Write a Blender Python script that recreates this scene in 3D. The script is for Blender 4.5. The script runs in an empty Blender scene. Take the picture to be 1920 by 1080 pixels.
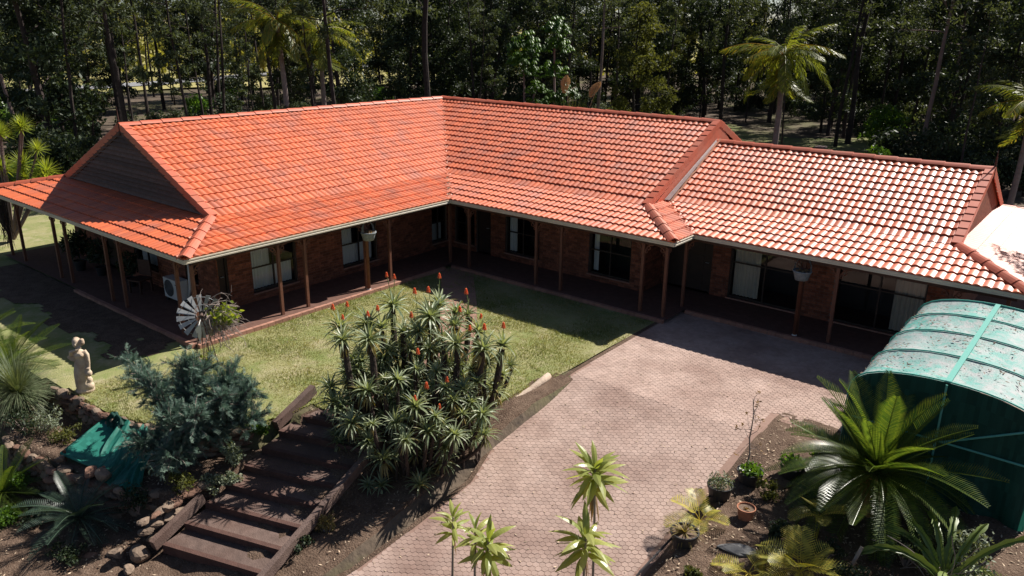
import bpy, math, random
import numpy as np
from mathutils import Vector, Matrix

rng = np.random.default_rng(7)
random.seed(7)
SC = bpy.context.scene
COL = SC.collection
R = math.radians

# ------------------------------------------------------------------ camera
CAM = np.array([18.342, -19.385, 8.090])
cam_d = bpy.data.cameras.new('camera')
cam_o = bpy.data.objects.new('camera', cam_d)
COL.objects.link(cam_o)
_F = Vector((-0.593177, 0.739915, -0.317280)); _R = Vector((0.777758, 0.628459, 0.011528)); _U = Vector((-0.207927, 0.239929, 0.948262))
_m = Matrix((_R, _U, -_F)).transposed().to_4x4(); _m.translation = Vector(CAM)
cam_o.matrix_world = _m
cam_d.sensor_width = 36.0
cam_d.lens = 36.0 * 1463.59 / 1920.0
cam_d.clip_end = 3000
SC.camera = cam_o

# ------------------------------------------------------------------ light
SUN_AZ, SUN_EL = 74.5, 45.0
w = bpy.data.worlds.new('World'); SC.world = w; w.use_nodes = True
nt = w.node_tree; nt.nodes.clear()
sky = nt.nodes.new('ShaderNodeTexSky'); sky.sky_type = 'NISHITA'; sky.sun_disc = False
sky.air_density = 0.7; sky.dust_density = 0.7; sky.sun_elevation = R(SUN_EL); sky.sun_rotation = R(90 - SUN_AZ)
bg = nt.nodes.new('ShaderNodeBackground'); bg.inputs[1].default_value = 0.05
out = nt.nodes.new('ShaderNodeOutputWorld')
nt.links.new(sky.outputs[0], bg.inputs[0]); nt.links.new(bg.outputs[0], out.inputs[0])
sun_d = bpy.data.lights.new('sun', 'SUN'); sun_d.energy = 5.0; sun_d.angle = R(0.5); sun_d.color = (1, 0.95, 0.87)
sun_o = bpy.data.objects.new('sun', sun_d); COL.objects.link(sun_o)
_sd = Vector((-math.cos(R(SUN_AZ)) * math.cos(R(SUN_EL)), -math.sin(R(SUN_AZ)) * math.cos(R(SUN_EL)), -math.sin(R(SUN_EL))))
sun_o.rotation_euler = _sd.to_track_quat('-Z', 'Y').to_euler()
sun_o.location = (0, 0, 40)
SC.view_settings.view_transform = 'Standard'; SC.view_settings.look = 'None'
SC.view_settings.exposure = 0.7; SC.view_settings.gamma = 1.0

# ------------------------------------------------------------------ materials
M = {}
def newmat(name):
    m = bpy.data.materials.new(name); m.use_nodes = True
    nt = m.node_tree; nt.nodes.clear()
    return m, nt, nt.nodes.new, nt.links.new

def mat(name, c1, c2=None, rough=0.8, scale=4.0, bump=0.0, bscale=30.0, spec=0.3, pieces=0.0, c3=None, metal=0.0, detail=6.0, stain=None, stain_scale=0.6, coat=0.0):
    """noise-mixed principled; pieces = strength of per-piece brightness change (tint attribute + object random)"""
    m, nt, N, L = newmat(name)
    o = N('ShaderNodeOutputMaterial'); b = N('ShaderNodeBsdfPrincipled')
    L(b.outputs[0], o.inputs[0])
    tc = N('ShaderNodeNewGeometry')
    nz = N('ShaderNodeTexNoise'); nz.inputs['Scale'].default_value = scale; nz.inputs['Detail'].default_value = detail
    nz.inputs['Roughness'].default_value = 0.65
    L(tc.outputs['Position'], nz.inputs['Vector'])
    rp = N('ShaderNodeValToRGB'); e = rp.color_ramp.elements
    e[0].position = 0.32; e[1].position = 0.68
    e[0].color = (*c1, 1); e[1].color = (*(c2 or c1), 1)
    if c3:
        x = e.new(0.5); x.color = (*c3, 1)
    L(nz.outputs['Fac'], rp.inputs[0])
    col = rp.outputs[0]
    if stain:
        n2 = N('ShaderNodeTexNoise'); n2.inputs['Scale'].default_value = stain_scale; n2.inputs['Detail'].default_value = 5
        L(tc.outputs['Position'], n2.inputs['Vector'])
        r2 = N('ShaderNodeValToRGB'); r2.color_ramp.elements[0].position = 0.48; r2.color_ramp.elements[1].position = 0.7
        r2.color_ramp.elements[0].color = (0, 0, 0, 1); r2.color_ramp.elements[1].color = (1, 1, 1, 1)
        L(n2.outputs['Fac'], r2.inputs[0])
        mx = N('ShaderNodeMix'); mx.data_type = 'RGBA'
        L(r2.outputs[0], mx.inputs[0]); L(col, mx.inputs[6]); mx.inputs[7].default_value = (*stain, 1)
        col = mx.outputs[2]
    if pieces:
        at = N('ShaderNodeAttribute'); at.attribute_name = 'tint'
        oi = N('ShaderNodeObjectInfo')
        ad = N('ShaderNodeMath'); ad.operation = 'ADD'; L(at.outputs['Fac'], ad.inputs[0]); L(oi.outputs['Random'], ad.inputs[1])
        fr = N('ShaderNodeMath'); fr.operation = 'FRACT'; L(ad.outputs[0], fr.inputs[0])
        mr = N('ShaderNodeMapRange'); mr.inputs[3].default_value = 1 - pieces; mr.inputs[4].default_value = 1 + pieces
        L(fr.outputs[0], mr.inputs[0])
        mu = N('ShaderNodeMix'); mu.data_type = 'RGBA'; mu.blend_type = 'MULTIPLY'; mu.inputs[0].default_value = 1
        L(col, mu.inputs[6]); L(mr.outputs[0], mu.inputs[7]); col = mu.outputs[2]
    L(col, b.inputs['Base Color'])
    b.inputs['Roughness'].default_value = rough; b.inputs['Specular IOR Level'].default_value = spec; b.inputs['Metallic'].default_value = metal
    if coat: b.inputs['Coat Weight'].default_value = coat; b.inputs['Coat Roughness'].default_value = 0.46; b.inputs['Coat IOR'].default_value = 1.6
    if bump:
        nb = N('ShaderNodeTexNoise'); nb.inputs['Scale'].default_value = bscale; nb.inputs['Detail'].default_value = 5
        L(tc.outputs['Position'], nb.inputs['Vector'])
        bp = N('ShaderNodeBump'); bp.inputs['Strength'].default_value = bump; bp.inputs['Distance'].default_value = 0.03
        L(nb.outputs['Fac'], bp.inputs['Height']); L(bp.outputs[0], b.inputs['Normal'])
    M[name] = m
    return m

def leafmat(name, c1, c2, trans=0.35, rough=0.45, spec=0.4, tc=None, c3=None):
    """two-sided leaf: principled + translucent, colour by tint attribute and object random"""
    m, nt, N, L = newmat(name)
    o = N('ShaderNodeOutputMaterial'); b = N('ShaderNodeBsdfPrincipled'); t = N('ShaderNodeBsdfTranslucent'); mx = N('ShaderNodeMixShader')
    at = N('ShaderNodeAttribute'); at.attribute_name = 'tint'
    oi = N('ShaderNodeObjectInfo')
    k = N('ShaderNodeMath'); k.operation = 'MULTIPLY_ADD'; L(oi.outputs['Random'], k.inputs[0]); k.inputs[1].default_value = 0.25; L(at.outputs['Fac'], k.inputs[2])
    k2 = N('ShaderNodeMath'); k2.operation = 'SUBTRACT'; L(k.outputs[0], k2.inputs[0]); k2.inputs[1].default_value = 0.12; k2.use_clamp = True
    rp = N('ShaderNodeValToRGB'); e = rp.color_ramp.elements
    e[0].color = (*c1, 1); e[1].color = (*c2, 1)
    if c3: x = e.new(0.93); x.color = (*c2, 1); e[-1].color = (*c3, 1)
    L(k2.outputs[0], rp.inputs[0])
    L(rp.outputs[0], b.inputs['Base Color'])
    b.inputs['Roughness'].default_value = rough; b.inputs['Specular IOR Level'].default_value = spec
    tm = N('ShaderNodeMix'); tm.data_type = 'RGBA'; tm.blend_type = 'MULTIPLY'; tm.inputs[0].default_value = 1
    L(rp.outputs[0], tm.inputs[6]); tm.inputs[7].default_value = (*(tc or (1.6, 1.5, 0.6)), 1)
    L(tm.outputs[2], t.inputs['Color'])
    mx.inputs[0].default_value = trans
    L(b.outputs[0], mx.inputs[1]); L(t.outputs[0], mx.inputs[2]); L(mx.outputs[0], o.inputs[0])
    M[name] = m
    return m

def glassmat(name, tint=(0.82, 0.84, 0.84)):
    m, nt, N, L = newmat(name)
    o = N('ShaderNodeOutputMaterial'); g = N('ShaderNodeBsdfGlossy'); t = N('ShaderNodeBsdfTransparent'); mx = N('ShaderNodeMixShader'); lw = N('ShaderNodeFresnel')
    lw.inputs[0].default_value = 1.5
    g.inputs['Roughness'].default_value = 0.02; t.inputs['Color'].default_value = (*tint, 1)
    L(lw.outputs[0], mx.inputs[0]); L(t.outputs[0], mx.inputs[1]); L(g.outputs[0], mx.inputs[2]); L(mx.outputs[0], o.inputs[0])
    M[name] = m

mat('tile', (0.55, 0.098, 0.020), (0.63, 0.128, 0.032), rough=0.66, scale=3.0, spec=0.7, pieces=0.17, bump=0.03, bscale=60, stain=(0.46, 0.115, 0.055), stain_scale=1.3, coat=0.75)
mat('tile_cap', (0.46, 0.10, 0.05), (0.54, 0.13, 0.065), rough=0.5, scale=4.0, spec=0.6, pieces=0.08, stain=(0.45, 0.16, 0.1))
mat('pointing', (0.45, 0.2, 0.13), (0.55, 0.3, 0.2), rough=0.9)
mat('roof_deck', (0.10, 0.03, 0.02), (0.13, 0.04, 0.025), rough=0.9)
mat('flashing', (0.28, 0.24, 0.24), (0.38, 0.33, 0.33), rough=0.45, spec=0.5, metal=0.3)
mat('brick', (0.15, 0.05, 0.03), (0.27, 0.095, 0.05), rough=0.85, scale=9, bump=0.3, bscale=60, pieces=0.35)
mat('mortar', (0.15, 0.11, 0.09), (0.2, 0.15, 0.12), rough=0.95, scale=12)
mat('timber_dark', (0.055, 0.026, 0.019), (0.085, 0.04, 0.028), rough=0.6, scale=8, bump=0.1)
mat('timber_post', (0.13, 0.055, 0.035), (0.19, 0.08, 0.05), rough=0.6, scale=7, bump=0.15)
mat('weatherboard', (0.10, 0.062, 0.048), (0.15, 0.098, 0.078), rough=0.75, scale=6, pieces=0.32, bump=0.15)
mat('gutter', (0.55, 0.48, 0.37), (0.63, 0.56, 0.44), rough=0.45, scale=3, spec=0.4)
mat('floor_paving', (0.10, 0.05, 0.038), (0.15, 0.078, 0.058), rough=0.85, scale=5, bump=0.2, pieces=0.15)
mat('edge_brick', (0.30, 0.15, 0.11), (0.40, 0.21, 0.15), rough=0.85, scale=8, bump=0.2, pieces=0.15)
mat('window_frame', (0.035, 0.024, 0.02), (0.05, 0.035, 0.028), rough=0.45)
mat('curtain', (0.78, 0.77, 0.74), (0.84, 0.83, 0.80), rough=0.9, scale=3)
mat('curtain_cream', (0.58, 0.52, 0.42), (0.66, 0.6, 0.5), rough=0.9, scale=3)
mat('dark_door', (0.035, 0.022, 0.018), (0.05, 0.03, 0.024), rough=0.5)
mat('interior', (0.05, 0.045, 0.04), rough=0.9)
glassmat('glass')
mat('paver', (0.355, 0.248, 0.206), (0.445, 0.325, 0.277), rough=0.85, scale=1.3, bump=0.25, bscale=90, pieces=0.10, stain=(0.255, 0.165, 0.135), stain_scale=0.5)
mat('paver_joint', (0.24, 0.15, 0.12), (0.30, 0.195, 0.155), rough=0.95, scale=10)
mat('path', (0.27, 0.15, 0.115), (0.34, 0.20, 0.155), rough=0.9, scale=3, bump=0.2)
mat('sleeper', (0.095, 0.063, 0.053), (0.165, 0.112, 0.094), rough=0.85, scale=5, bump=0.4, bscale=40, pieces=0.12, stain=(0.12, 0.07, 0.055))  # tread colour lowered to carry the deep dappled shade over the steps
mat('sleeper_face', (0.07, 0.037, 0.03), (0.11, 0.058, 0.046), rough=0.85, scale=6, bump=0.4, bscale=40)  # darker copy for the risers, their shade put into the colour
mat('log', (0.40, 0.30, 0.23), (0.54, 0.43, 0.34), rough=0.85, scale=7, bump=0.5, bscale=25)
mat('rock', (0.13, 0.092, 0.068), (0.26, 0.19, 0.14), rough=0.9, scale=5, bump=0.6, bscale=18, pieces=0.25)
mat('rock_red', (0.13, 0.07, 0.05), (0.23, 0.13, 0.09), rough=0.9, scale=5, bump=0.6, bscale=18, pieces=0.25)
mat('slate', (0.13, 0.128, 0.13), (0.19, 0.185, 0.183), rough=0.7, scale=5, bump=0.3)
mat('statue', (0.46, 0.35, 0.25), (0.64, 0.52, 0.39), rough=0.9, scale=7, bump=0.4, bscale=35, stain=(0.36, 0.25, 0.18), stain_scale=3)
mat('galvanised', (0.27, 0.28, 0.29), (0.38, 0.39, 0.40), rough=0.5, scale=6, spec=0.5, metal=0.2)
mat('rusty', (0.07, 0.05, 0.045), (0.13, 0.08, 0.06), rough=0.7, scale=9)
mat('aircon_white', (0.60, 0.59, 0.55), (0.68, 0.66, 0.62), rough=0.5, scale=3)
mat('aircon_grille', (0.16, 0.16, 0.16), (0.2, 0.2, 0.2), rough=0.5)
mat('black_plastic', (0.02, 0.02, 0.021), (0.035, 0.034, 0.034), rough=0.5)
mat('terracotta', (0.34, 0.135, 0.075), (0.44, 0.19, 0.11), rough=0.8, scale=8)
mat('basket', (0.16, 0.18, 0.195), (0.27, 0.29, 0.30), rough=0.8, scale=14, bump=0.5)
mat('white_paint', (0.7, 0.68, 0.64), rough=0.6)
mat('potting', (0.09, 0.06, 0.045), (0.2, 0.14, 0.1), rough=0.95, scale=30)
mat('pipe_black', (0.02, 0.018, 0.02), (0.04, 0.035, 0.035), rough=0.5)
mat('bark_dark', (0.026, 0.019, 0.018), (0.062, 0.046, 0.042), rough=0.9, scale=3, bump=0.6, bscale=12, pieces=0.25)
mat('bark_pale', (0.15, 0.105, 0.095), (0.24, 0.175, 0.16), rough=0.85, scale=2.2, bump=0.3, bscale=9, pieces=0.15)
mat('bark_palm', (0.20, 0.155, 0.14), (0.30, 0.235, 0.21), rough=0.85, scale=5, bump=0.4, bscale=15)
mat('aloe_stem', (0.035, 0.026, 0.022), (0.085, 0.06, 0.048), rough=0.95, scale=25, bump=0.8, bscale=50)
mat('cane', (0.26, 0.2, 0.15), (0.38, 0.3, 0.24), rough=0.8, scale=12, bump=0.3)
mat('twig', (0.20, 0.155, 0.135), (0.33, 0.265, 0.235), rough=0.9, scale=12)
mat('road', (0.20, 0.20, 0.215), (0.26, 0.26, 0.275), rough=0.9, scale=2)
mat('far_white', (0.7, 0.7, 0.7), rough=0.6)
mat('litter', (0.30, 0.2, 0.13), (0.52, 0.42, 0.31), rough=0.9, scale=40, pieces=0.45)
mat('litter_dark', (0.10, 0.065, 0.045), (0.26, 0.19, 0.14), rough=0.9, scale=40, pieces=0.4)
mat('petal', (0.80, 0.13, 0.04), (0.88, 0.22, 0.07), rough=0.5, scale=20)
mat('pampas', (0.52, 0.36, 0.19), (0.62, 0.46, 0.27), rough=0.9, scale=8)
leafmat('leaf_gum', (0.028, 0.04, 0.024), (0.095, 0.118, 0.062), trans=0.32, rough=0.55, spec=0.2)
leafmat('leaf_dark', (0.018, 0.03, 0.017), (0.058, 0.082, 0.042), trans=0.22, rough=0.5, spec=0.25)
leafmat('leaf_olive', (0.05, 0.06, 0.022), (0.135, 0.145, 0.048), trans=0.4, rough=0.6, spec=0.15)
leafmat('leaf_bright', (0.035, 0.09, 0.016), (0.11, 0.20, 0.03), trans=0.45, rough=0.35)
leafmat('leaf_palm', (0.07, 0.11, 0.024), (0.22, 0.24, 0.045), trans=0.5, rough=0.4, c3=(0.36, 0.26, 0.04))
leafmat('leaf_palm_yellow', (0.24, 0.25, 0.045), (0.58, 0.47, 0.08), trans=0.35, rough=0.45)
leafmat('leaf_distant', (0.09, 0.10, 0.03), (0.26, 0.25, 0.075), trans=0.5, rough=0.7, spec=0.1)
leafmat('leaf_cycad', (0.04, 0.085, 0.018), (0.14, 0.185, 0.03), trans=0.45, rough=0.3, spec=0.5)
leafmat('leaf_cycad_blue', (0.03, 0.06, 0.045), (0.075, 0.115, 0.075), trans=0.25, rough=0.35, spec=0.5)
leafmat('leaf_aloe', (0.13, 0.18, 0.10), (0.34, 0.38, 0.23), trans=0.28, rough=0.42, spec=0.4, c3=(0.30, 0.24, 0.09))
leafmat('leaf_dracaena', (0.17, 0.23, 0.05), (0.52, 0.52, 0.19), trans=0.42, rough=0.3, spec=0.5, c3=(0.5, 0.36, 0.05))
leafmat('leaf_dry', (0.20, 0.12, 0.06), (0.36, 0.23, 0.12), trans=0.2, rough=0.8)
leafmat('leaf_juniper', (0.07, 0.12, 0.095), (0.205, 0.28, 0.22), trans=0.25, rough=0.7, spec=0.2, tc=(1, 1.2, 1))
leafmat('leaf_grey', (0.12, 0.155, 0.10), (0.27, 0.30, 0.21), trans=0.2, rough=0.6)
leafmat('leaf_grasstree', (0.07, 0.105, 0.045), (0.22, 0.25, 0.15), trans=0.25, rough=0.5, c3=(0.40, 0.34, 0.22))
leafmat('leaf_gold', (0.16, 0.125, 0.04), (0.36, 0.27, 0.10), trans=0.3, rough=0.7)
leafmat('leaf_cactus', (0.075, 0.125, 0.03), (0.20, 0.25, 0.07), trans=0.1, rough=0.4)
leafmat('leaf_lime', (0.14, 0.21, 0.03), (0.34, 0.38, 0.06), trans=0.45, rough=0.4)
leafmat('grass', (0.13, 0.17, 0.05), (0.38, 0.345, 0.19), trans=0.3, rough=0.7, spec=0.15)
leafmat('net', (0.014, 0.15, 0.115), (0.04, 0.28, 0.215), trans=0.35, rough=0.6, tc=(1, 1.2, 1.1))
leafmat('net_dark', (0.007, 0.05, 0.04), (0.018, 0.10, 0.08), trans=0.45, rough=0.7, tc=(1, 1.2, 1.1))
leafmat('band', (0.13, 0.46, 0.39), (0.17, 0.52, 0.45), trans=0.3, rough=0.5, tc=(1, 1.1, 1.1))

# lawn / soil / forest-floor materials with their own shapes
def groundmat(name, cols, scales, rough=0.95, bump=0.5, bscale=25):
    m, nt, N, L = newmat(name)
    o = N('ShaderNodeOutputMaterial'); b = N('ShaderNodeBsdfPrincipled'); L(b.outputs[0], o.inputs[0])
    g = N('ShaderNodeNewGeometry'); col = None
    for i, c in enumerate(cols):
        if col is None:
            rgb = N('ShaderNodeRGB'); rgb.outputs[0].default_value = (*c, 1); col = rgb.outputs[0]; continue
        nz = N('ShaderNodeTexNoise'); nz.inputs['Scale'].default_value = scales[i - 1][0]; nz.inputs['Detail'].default_value = 7; nz.inputs['Roughness'].default_value = 0.7
        mp = N('ShaderNodeVectorMath'); mp.operation = 'ADD'; mp.inputs[1].default_value = (17.3 * i, 5.1 * i, 3.7 * i)
        L(g.outputs['Position'], mp.inputs[0]); L(mp.outputs[0], nz.inputs['Vector'])
        rp = N('ShaderNodeValToRGB'); e = rp.color_ramp.elements; e[0].position = scales[i - 1][1]; e[1].position = scales[i - 1][2]
        e[0].color = (0, 0, 0, 1); e[1].color = (1, 1, 1, 1); L(nz.outputs['Fac'], rp.inputs[0])
        mx = N('ShaderNodeMix'); mx.data_type = 'RGBA'; L(rp.outputs[0], mx.inputs[0]); L(col, mx.inputs[6]); mx.inputs[7].default_value = (*c, 1); col = mx.outputs[2]
    L(col, b.inputs['Base Color']); b.inputs['Roughness'].default_value = rough; b.inputs['Specular IOR Level'].default_value = 0.15
    nb = N('ShaderNodeTexNoise'); nb.inputs['Scale'].default_value = bscale; nb.inputs['Detail'].default_value = 6; L(g.outputs['Position'], nb.inputs['Vector'])
    bp = N('ShaderNodeBump'); bp.inputs['Strength'].default_value = bump; bp.inputs['Distance'].default_value = 0.05; L(nb.outputs['Fac'], bp.inputs['Height']); L(bp.outputs[0], b.inputs['Normal'])
    M[name] = m
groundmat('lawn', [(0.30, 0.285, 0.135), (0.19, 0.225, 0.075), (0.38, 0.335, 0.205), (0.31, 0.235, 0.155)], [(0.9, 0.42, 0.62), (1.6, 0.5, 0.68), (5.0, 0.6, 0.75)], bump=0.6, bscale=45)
groundmat('shade_tinted_lawn', [(0.15, 0.155, 0.06), (0.10, 0.125, 0.04), (0.16, 0.13, 0.08), (0.10, 0.075, 0.055)], [(0.5, 0.42, 0.62), (0.8, 0.5, 0.68), (2.0, 0.5, 0.7)], bump=0.6, bscale=12)  # darker copy of the lawn, dappled tree shade put into its colour
groundmat('soil', [(0.095, 0.061, 0.043), (0.16, 0.108, 0.078), (0.24, 0.175, 0.13), (0.045, 0.03, 0.023)], [(3.0, 0.4, 0.65), (22, 0.55, 0.68), (12, 0.58, 0.7)], bump=0.8, bscale=30)
groundmat('forest_floor', [(0.085, 0.064, 0.048), (0.145, 0.11, 0.082), (0.10, 0.10, 0.042), (0.045, 0.036, 0.03)], [(0.5, 0.4, 0.62), (0.09, 0.5, 0.62), (2.2, 0.52, 0.7)], bump=0.8, bscale=8)
groundmat('dry_field', [(0.30, 0.27, 0.10), (0.38, 0.33, 0.15), (0.2, 0.2, 0.07)], [(0.15, 0.4, 0.6), (0.05, 0.5, 0.65)], bump=0.3, bscale=3)
groundmat('shadecloth', [(0.10, 0.34, 0.295), (0.23, 0.335, 0.32), (0.36, 0.37, 0.37), (0.13, 0.11, 0.10)], [(0.9, 0.40, 0.60), (5.0, 0.42, 0.62), (14.0, 0.57, 0.68)], rough=0.55, bump=0.2, bscale=30)  # grey-white blotches paint dappled glare into the mint cloth; brown specks are litter

# ------------------------------------------------------------------ mesh tools
class MB:
    def __init__(s): s.v = []; s.idx = []; s.cnt = []; s.t = []; s.n = 0
    def add(s, V, F, tint=0.5):
        """V (n,3); F (m,k) int array; tint scalar or (m,)"""
        V = np.asarray(V, float).reshape(-1, 3); F = np.asarray(F, int)
        if F.ndim == 1: F = F[None]
        s.v.append(V); s.idx.append((F + s.n).ravel()); s.cnt.append(np.full(len(F), F.shape[1]))
        s.t.append(np.broadcast_to(np.asarray(tint, float), (len(F),)).copy()); s.n += len(V)
    def grid(s, P, tint=0.5, close_u=False, close_v=False):
        """P (a,b,3) grid of quads"""
        a, b = P.shape[:2]
        i = np.arange(a if close_u else a - 1); j = np.arange(b if close_v else b - 1)
        I, J = np.meshgrid(i, j, indexing='ij'); I2 = (I + 1) % a; J2 = (J + 1) % b
        F = np.stack([I * b + J, I2 * b + J, I2 * b + J2, I * b + J2], -1).reshape(-1, 4)
        s.add(P.reshape(-1, 3), F, tint)
    def box(s, c, d, rz=0.0, rx=0.0, ry=0.0, tint=0.5, taper=1.0):
        x, y, z = np.array(d) / 2.0
        V = np.array([[-x, -y, -z], [x, -y, -z], [x, y, -z], [-x, y, -z], [-x * taper, -y * taper, z], [x * taper, -y * taper, z], [x * taper, y * taper, z], [-x * taper, y * taper, z]])
        if rx or ry or rz:
            m = np.array(Matrix.Rotation(rz, 3, 'Z') @ Matrix.Rotation(ry, 3, 'Y') @ Matrix.Rotation(rx, 3, 'X')); V = V @ m.T
        s.add(V + np.array(c), [[0, 3, 2, 1], [4, 5, 6, 7], [0, 1, 5, 4], [1, 2, 6, 5], [2, 3, 7, 6], [3, 0, 4, 7]], tint)
    def beam(s, a, b, wd, ht, up=(0, 0, 1), tint=0.5):
        a = np.array(a, float); b = np.array(b, float); d = b - a; L = np.linalg.norm(d); d /= L
        sd = np.cross(d, up); sd /= np.linalg.norm(sd); u = np.cross(sd, d)
        V = [p + sd * sx * wd / 2 + u * sz * ht / 2 for p in (a, b) for sx, sz in ((-1, -1), (1, -1), (1, 1), (-1, 1))]
        s.add(V, [[0, 1, 2, 3], [7, 6, 5, 4], [0, 4, 5, 1], [1, 5, 6, 2], [2, 6, 7, 3], [3, 7, 4, 0]], tint)
    def tube(s, P, r, n=8, tint=0.5, cap=True):
        P = np.asarray(P, float); r = np.broadcast_to(np.asarray(r, float), (len(P),))
        T = np.gradient(P, axis=0); T /= np.linalg.norm(T, axis=1)[:, None] + 1e-12
        ref = np.array([0, 0, 1.0]) if abs(T[:, 2]).mean() < 0.9 else np.array([1.0, 0, 0])
        A = np.cross(T, ref); A /= np.linalg.norm(A, axis=1)[:, None] + 1e-12; B = np.cross(T, A)
        an = np.arange(n) * 2 * np.pi / n
        G = P[:, None] + r[:, None, None] * (A[:, None] * np.cos(an)[None, :, None] + B[:, None] * np.sin(an)[None, :, None])
        k = s.n; s.grid(G, tint, close_v=True)
        if cap:
            for row in (0, len(P) - 1):
                s.idx.append(np.arange(n) + k + row * n); s.cnt.append(np.array([n])); s.t.append(np.array([tint if np.isscalar(tint) else 0.5]))
    def lathe(s, prof, c=(0, 0, 0), n=16, tint=0.5):
        prof = np.array(prof, float); an = np.arange(n) * 2 * np.pi / n
        G = np.stack([prof[:, None, 0] * np.cos(an), prof[:, None, 0] * np.sin(an), np.repeat(prof[:, 1:2], n, 1)], -1) + np.array(c)
        s.grid(G, tint, close_v=True)
    def ribbon(s, P, side, wd, fold=0.0, tint=0.5):
        """leaf blade along P with widths; fold lowers the edges (V section)"""
        P = np.asarray(P, float); T = np.gradient(P, axis=0); T /= np.linalg.norm(T, axis=1)[:, None] + 1e-12
        side = np.broadcast_to(np.asarray(side, float), P.shape); side = side - T * (side * T).sum(1)[:, None]; side = side / (np.linalg.norm(side, axis=1)[:, None] + 1e-12)
        N = np.cross(side, T); wd = np.asarray(wd)[:, None]
        s.grid(np.stack([P - side * wd + N * fold * wd, P, P + side * wd + N * fold * wd], 1), tint)
    def obj(s, name, m, parent=None, smooth=False, kind=None, label=None, loc=None):
        me = s.mesh(name, m, smooth)
        return link(name, me, parent, kind, label, loc)
    def mesh(s, name, m, smooth=False):
        me = bpy.data.meshes.new(name)
        V = np.concatenate(s.v); idx = np.concatenate(s.idx); cnt = np.concatenate(s.cnt); t = np.concatenate(s.t)
        me.vertices.add(len(V)); me.vertices.foreach_set('co', V.astype(np.float32).ravel())
        me.loops.add(len(idx)); me.loops.foreach_set('vertex_index', idx.astype(np.int32))
        me.polygons.add(len(cnt)); st = np.concatenate([[0], np.cumsum(cnt)[:-1]])
        me.polygons.foreach_set('loop_start', st.astype(np.int32)); me.polygons.foreach_set('loop_total', cnt.astype(np.int32))
        me.polygons.foreach_set('use_smooth', np.asarray(smooth, bool) if not np.isscalar(smooth) else np.full(len(cnt), bool(smooth)))
        a = me.attributes.new('tint', 'FLOAT', 'FACE'); a.data.foreach_set('value', t.astype(np.float32))
        me.materials.append(M[m] if isinstance(m, str) else m); me.update(calc_edges=True); me.validate()
        return me

def link(name, me, parent=None, kind=None, label=None, loc=None, rot=None, scale=None):
    o = bpy.data.objects.new(name, me); COL.objects.link(o)
    if parent: o.parent = parent
    if kind: o['kind'] = kind
    if label: o['label'] = label
    if loc is not None: o.location = loc
    if rot is not None: o.rotation_euler = rot
    if scale is not None: o.scale = (scale,) * 3 if np.isscalar(scale) else scale
    return o
def thing(name, label, cat, loc=(0, 0, 0), rz=0.0, group=None, scale=1.0):
    o = bpy.data.objects.new(name, None); COL.objects.link(o); o.empty_display_size = 0.2
    o.location = loc; o.rotation_euler = (0, 0, rz); o.scale = (scale,) * 3
    o['label'] = label; o['category'] = cat
    if group: o['group'] = group
    return o
def tag(o, label, cat, group=None):
    o['label'] = label; o['category'] = cat
    if group: o['group'] = group
    return o
def dup(root, loc, rz=0.0, label=None, scale=1.0, group=None):
    r = root.copy(); COL.objects.link(r); r.location = loc; r.rotation_euler = (root.rotation_euler[0], root.rotation_euler[1], rz); r.scale = (scale,) * 3 if np.isscalar(scale) else scale
    if label: r['label'] = label
    if group: r['group'] = group
    for ch in list(root.children):
        c = ch.copy(); COL.objects.link(c); c.parent = r
        for g in list(ch.children):
            d = g.copy(); COL.objects.link(d); d.parent = c
    return r
def unit(v): v = np.asarray(v, float); return v / np.linalg.norm(v)
def U(a, b, n=None): return rng.uniform(a, b, n)

# ------------------------------------------------------------------ heights of the place
def drive_z(x, y): return -0.10 - 0.15 * np.maximum(0, -4.5 - np.asarray(y, float))
def sstep(a, b, x): t = np.clip((x - a) / (b - a), 0, 1); return t * t * (3 - 2 * t)
LAWN_EDGE = np.array([[-30, -13.4], [-3, -13.3], [0.03, -13.0], [0.9, -13.0], [1.96, -12.9], [3.12, -12.55], [4.2, -12.05], [4.75, -11.2], [4.85, -10.3]])
OUTER = np.array([[-30, -14.8], [-3, -14.6], [0.57, -14.45], [2.31, -14.3], [4.06, -13.75], [5.35, -13.2], [5.6, -12.0]])
def edge_y(E, x): return np.interp(x, E[:, 0], E[:, 1])
def ground_z(x, y):
    x = np.asarray(x, float); y = np.asarray(y, float)
    z = np.full(np.broadcast(x, y).shape, -0.14)
    # bed terrace in front of the lawn, then the low ground
    ly = edge_y(LAWN_EDGE, x); oy = edge_y(OUTER, x)
    left = x < 5.2
    ter = np.where(y < ly, -0.62, -0.14); ter = np.where(y < oy, -1.28 - 0.04 * np.maximum(0, oy - y), ter)
    z = np.where(left, ter, z)
    # under the steps and the aloe bed
    d = np.clip((-10.2 - y), 0, 30)
    st = -0.42 - 0.28 * np.clip(d, 0, 3.9)
    z = np.where((x >= 5.2) & (x < 7.4) & (y < -10.0), np.where(y < -13.9, -1.45, st), z)
    bed = -0.16 - 0.17 * np.clip(-6.5 - y, 0, 7.5)
    z = np.where((x >= 7.4) & (x < 8.6) & (y < -6.5), bed, z)
    z = np.where((x >= 5.2) & (x < 7.4) & (y >= -10.0) & (y < -8), -0.16 - 0.07 * (-8 - y), z)
    dz = drive_z(x, y) - 0.10
    z = np.where((x >= 8.6) & (x < 13.12), dz, z)
    rb = -0.12 - 0.075 * np.clip(-4.5 - y, 0, 10)
    z = np.where(x >= 13.12, np.minimum(rb, np.where(x < 13.5, drive_z(x, y) - 0.03 + 0.35 * (x - 13.12), 9)), z)
    far = sstep(22, 60, np.hypot(x - 5, y + 3))
    z = z * (1 - far)
    return z
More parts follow.
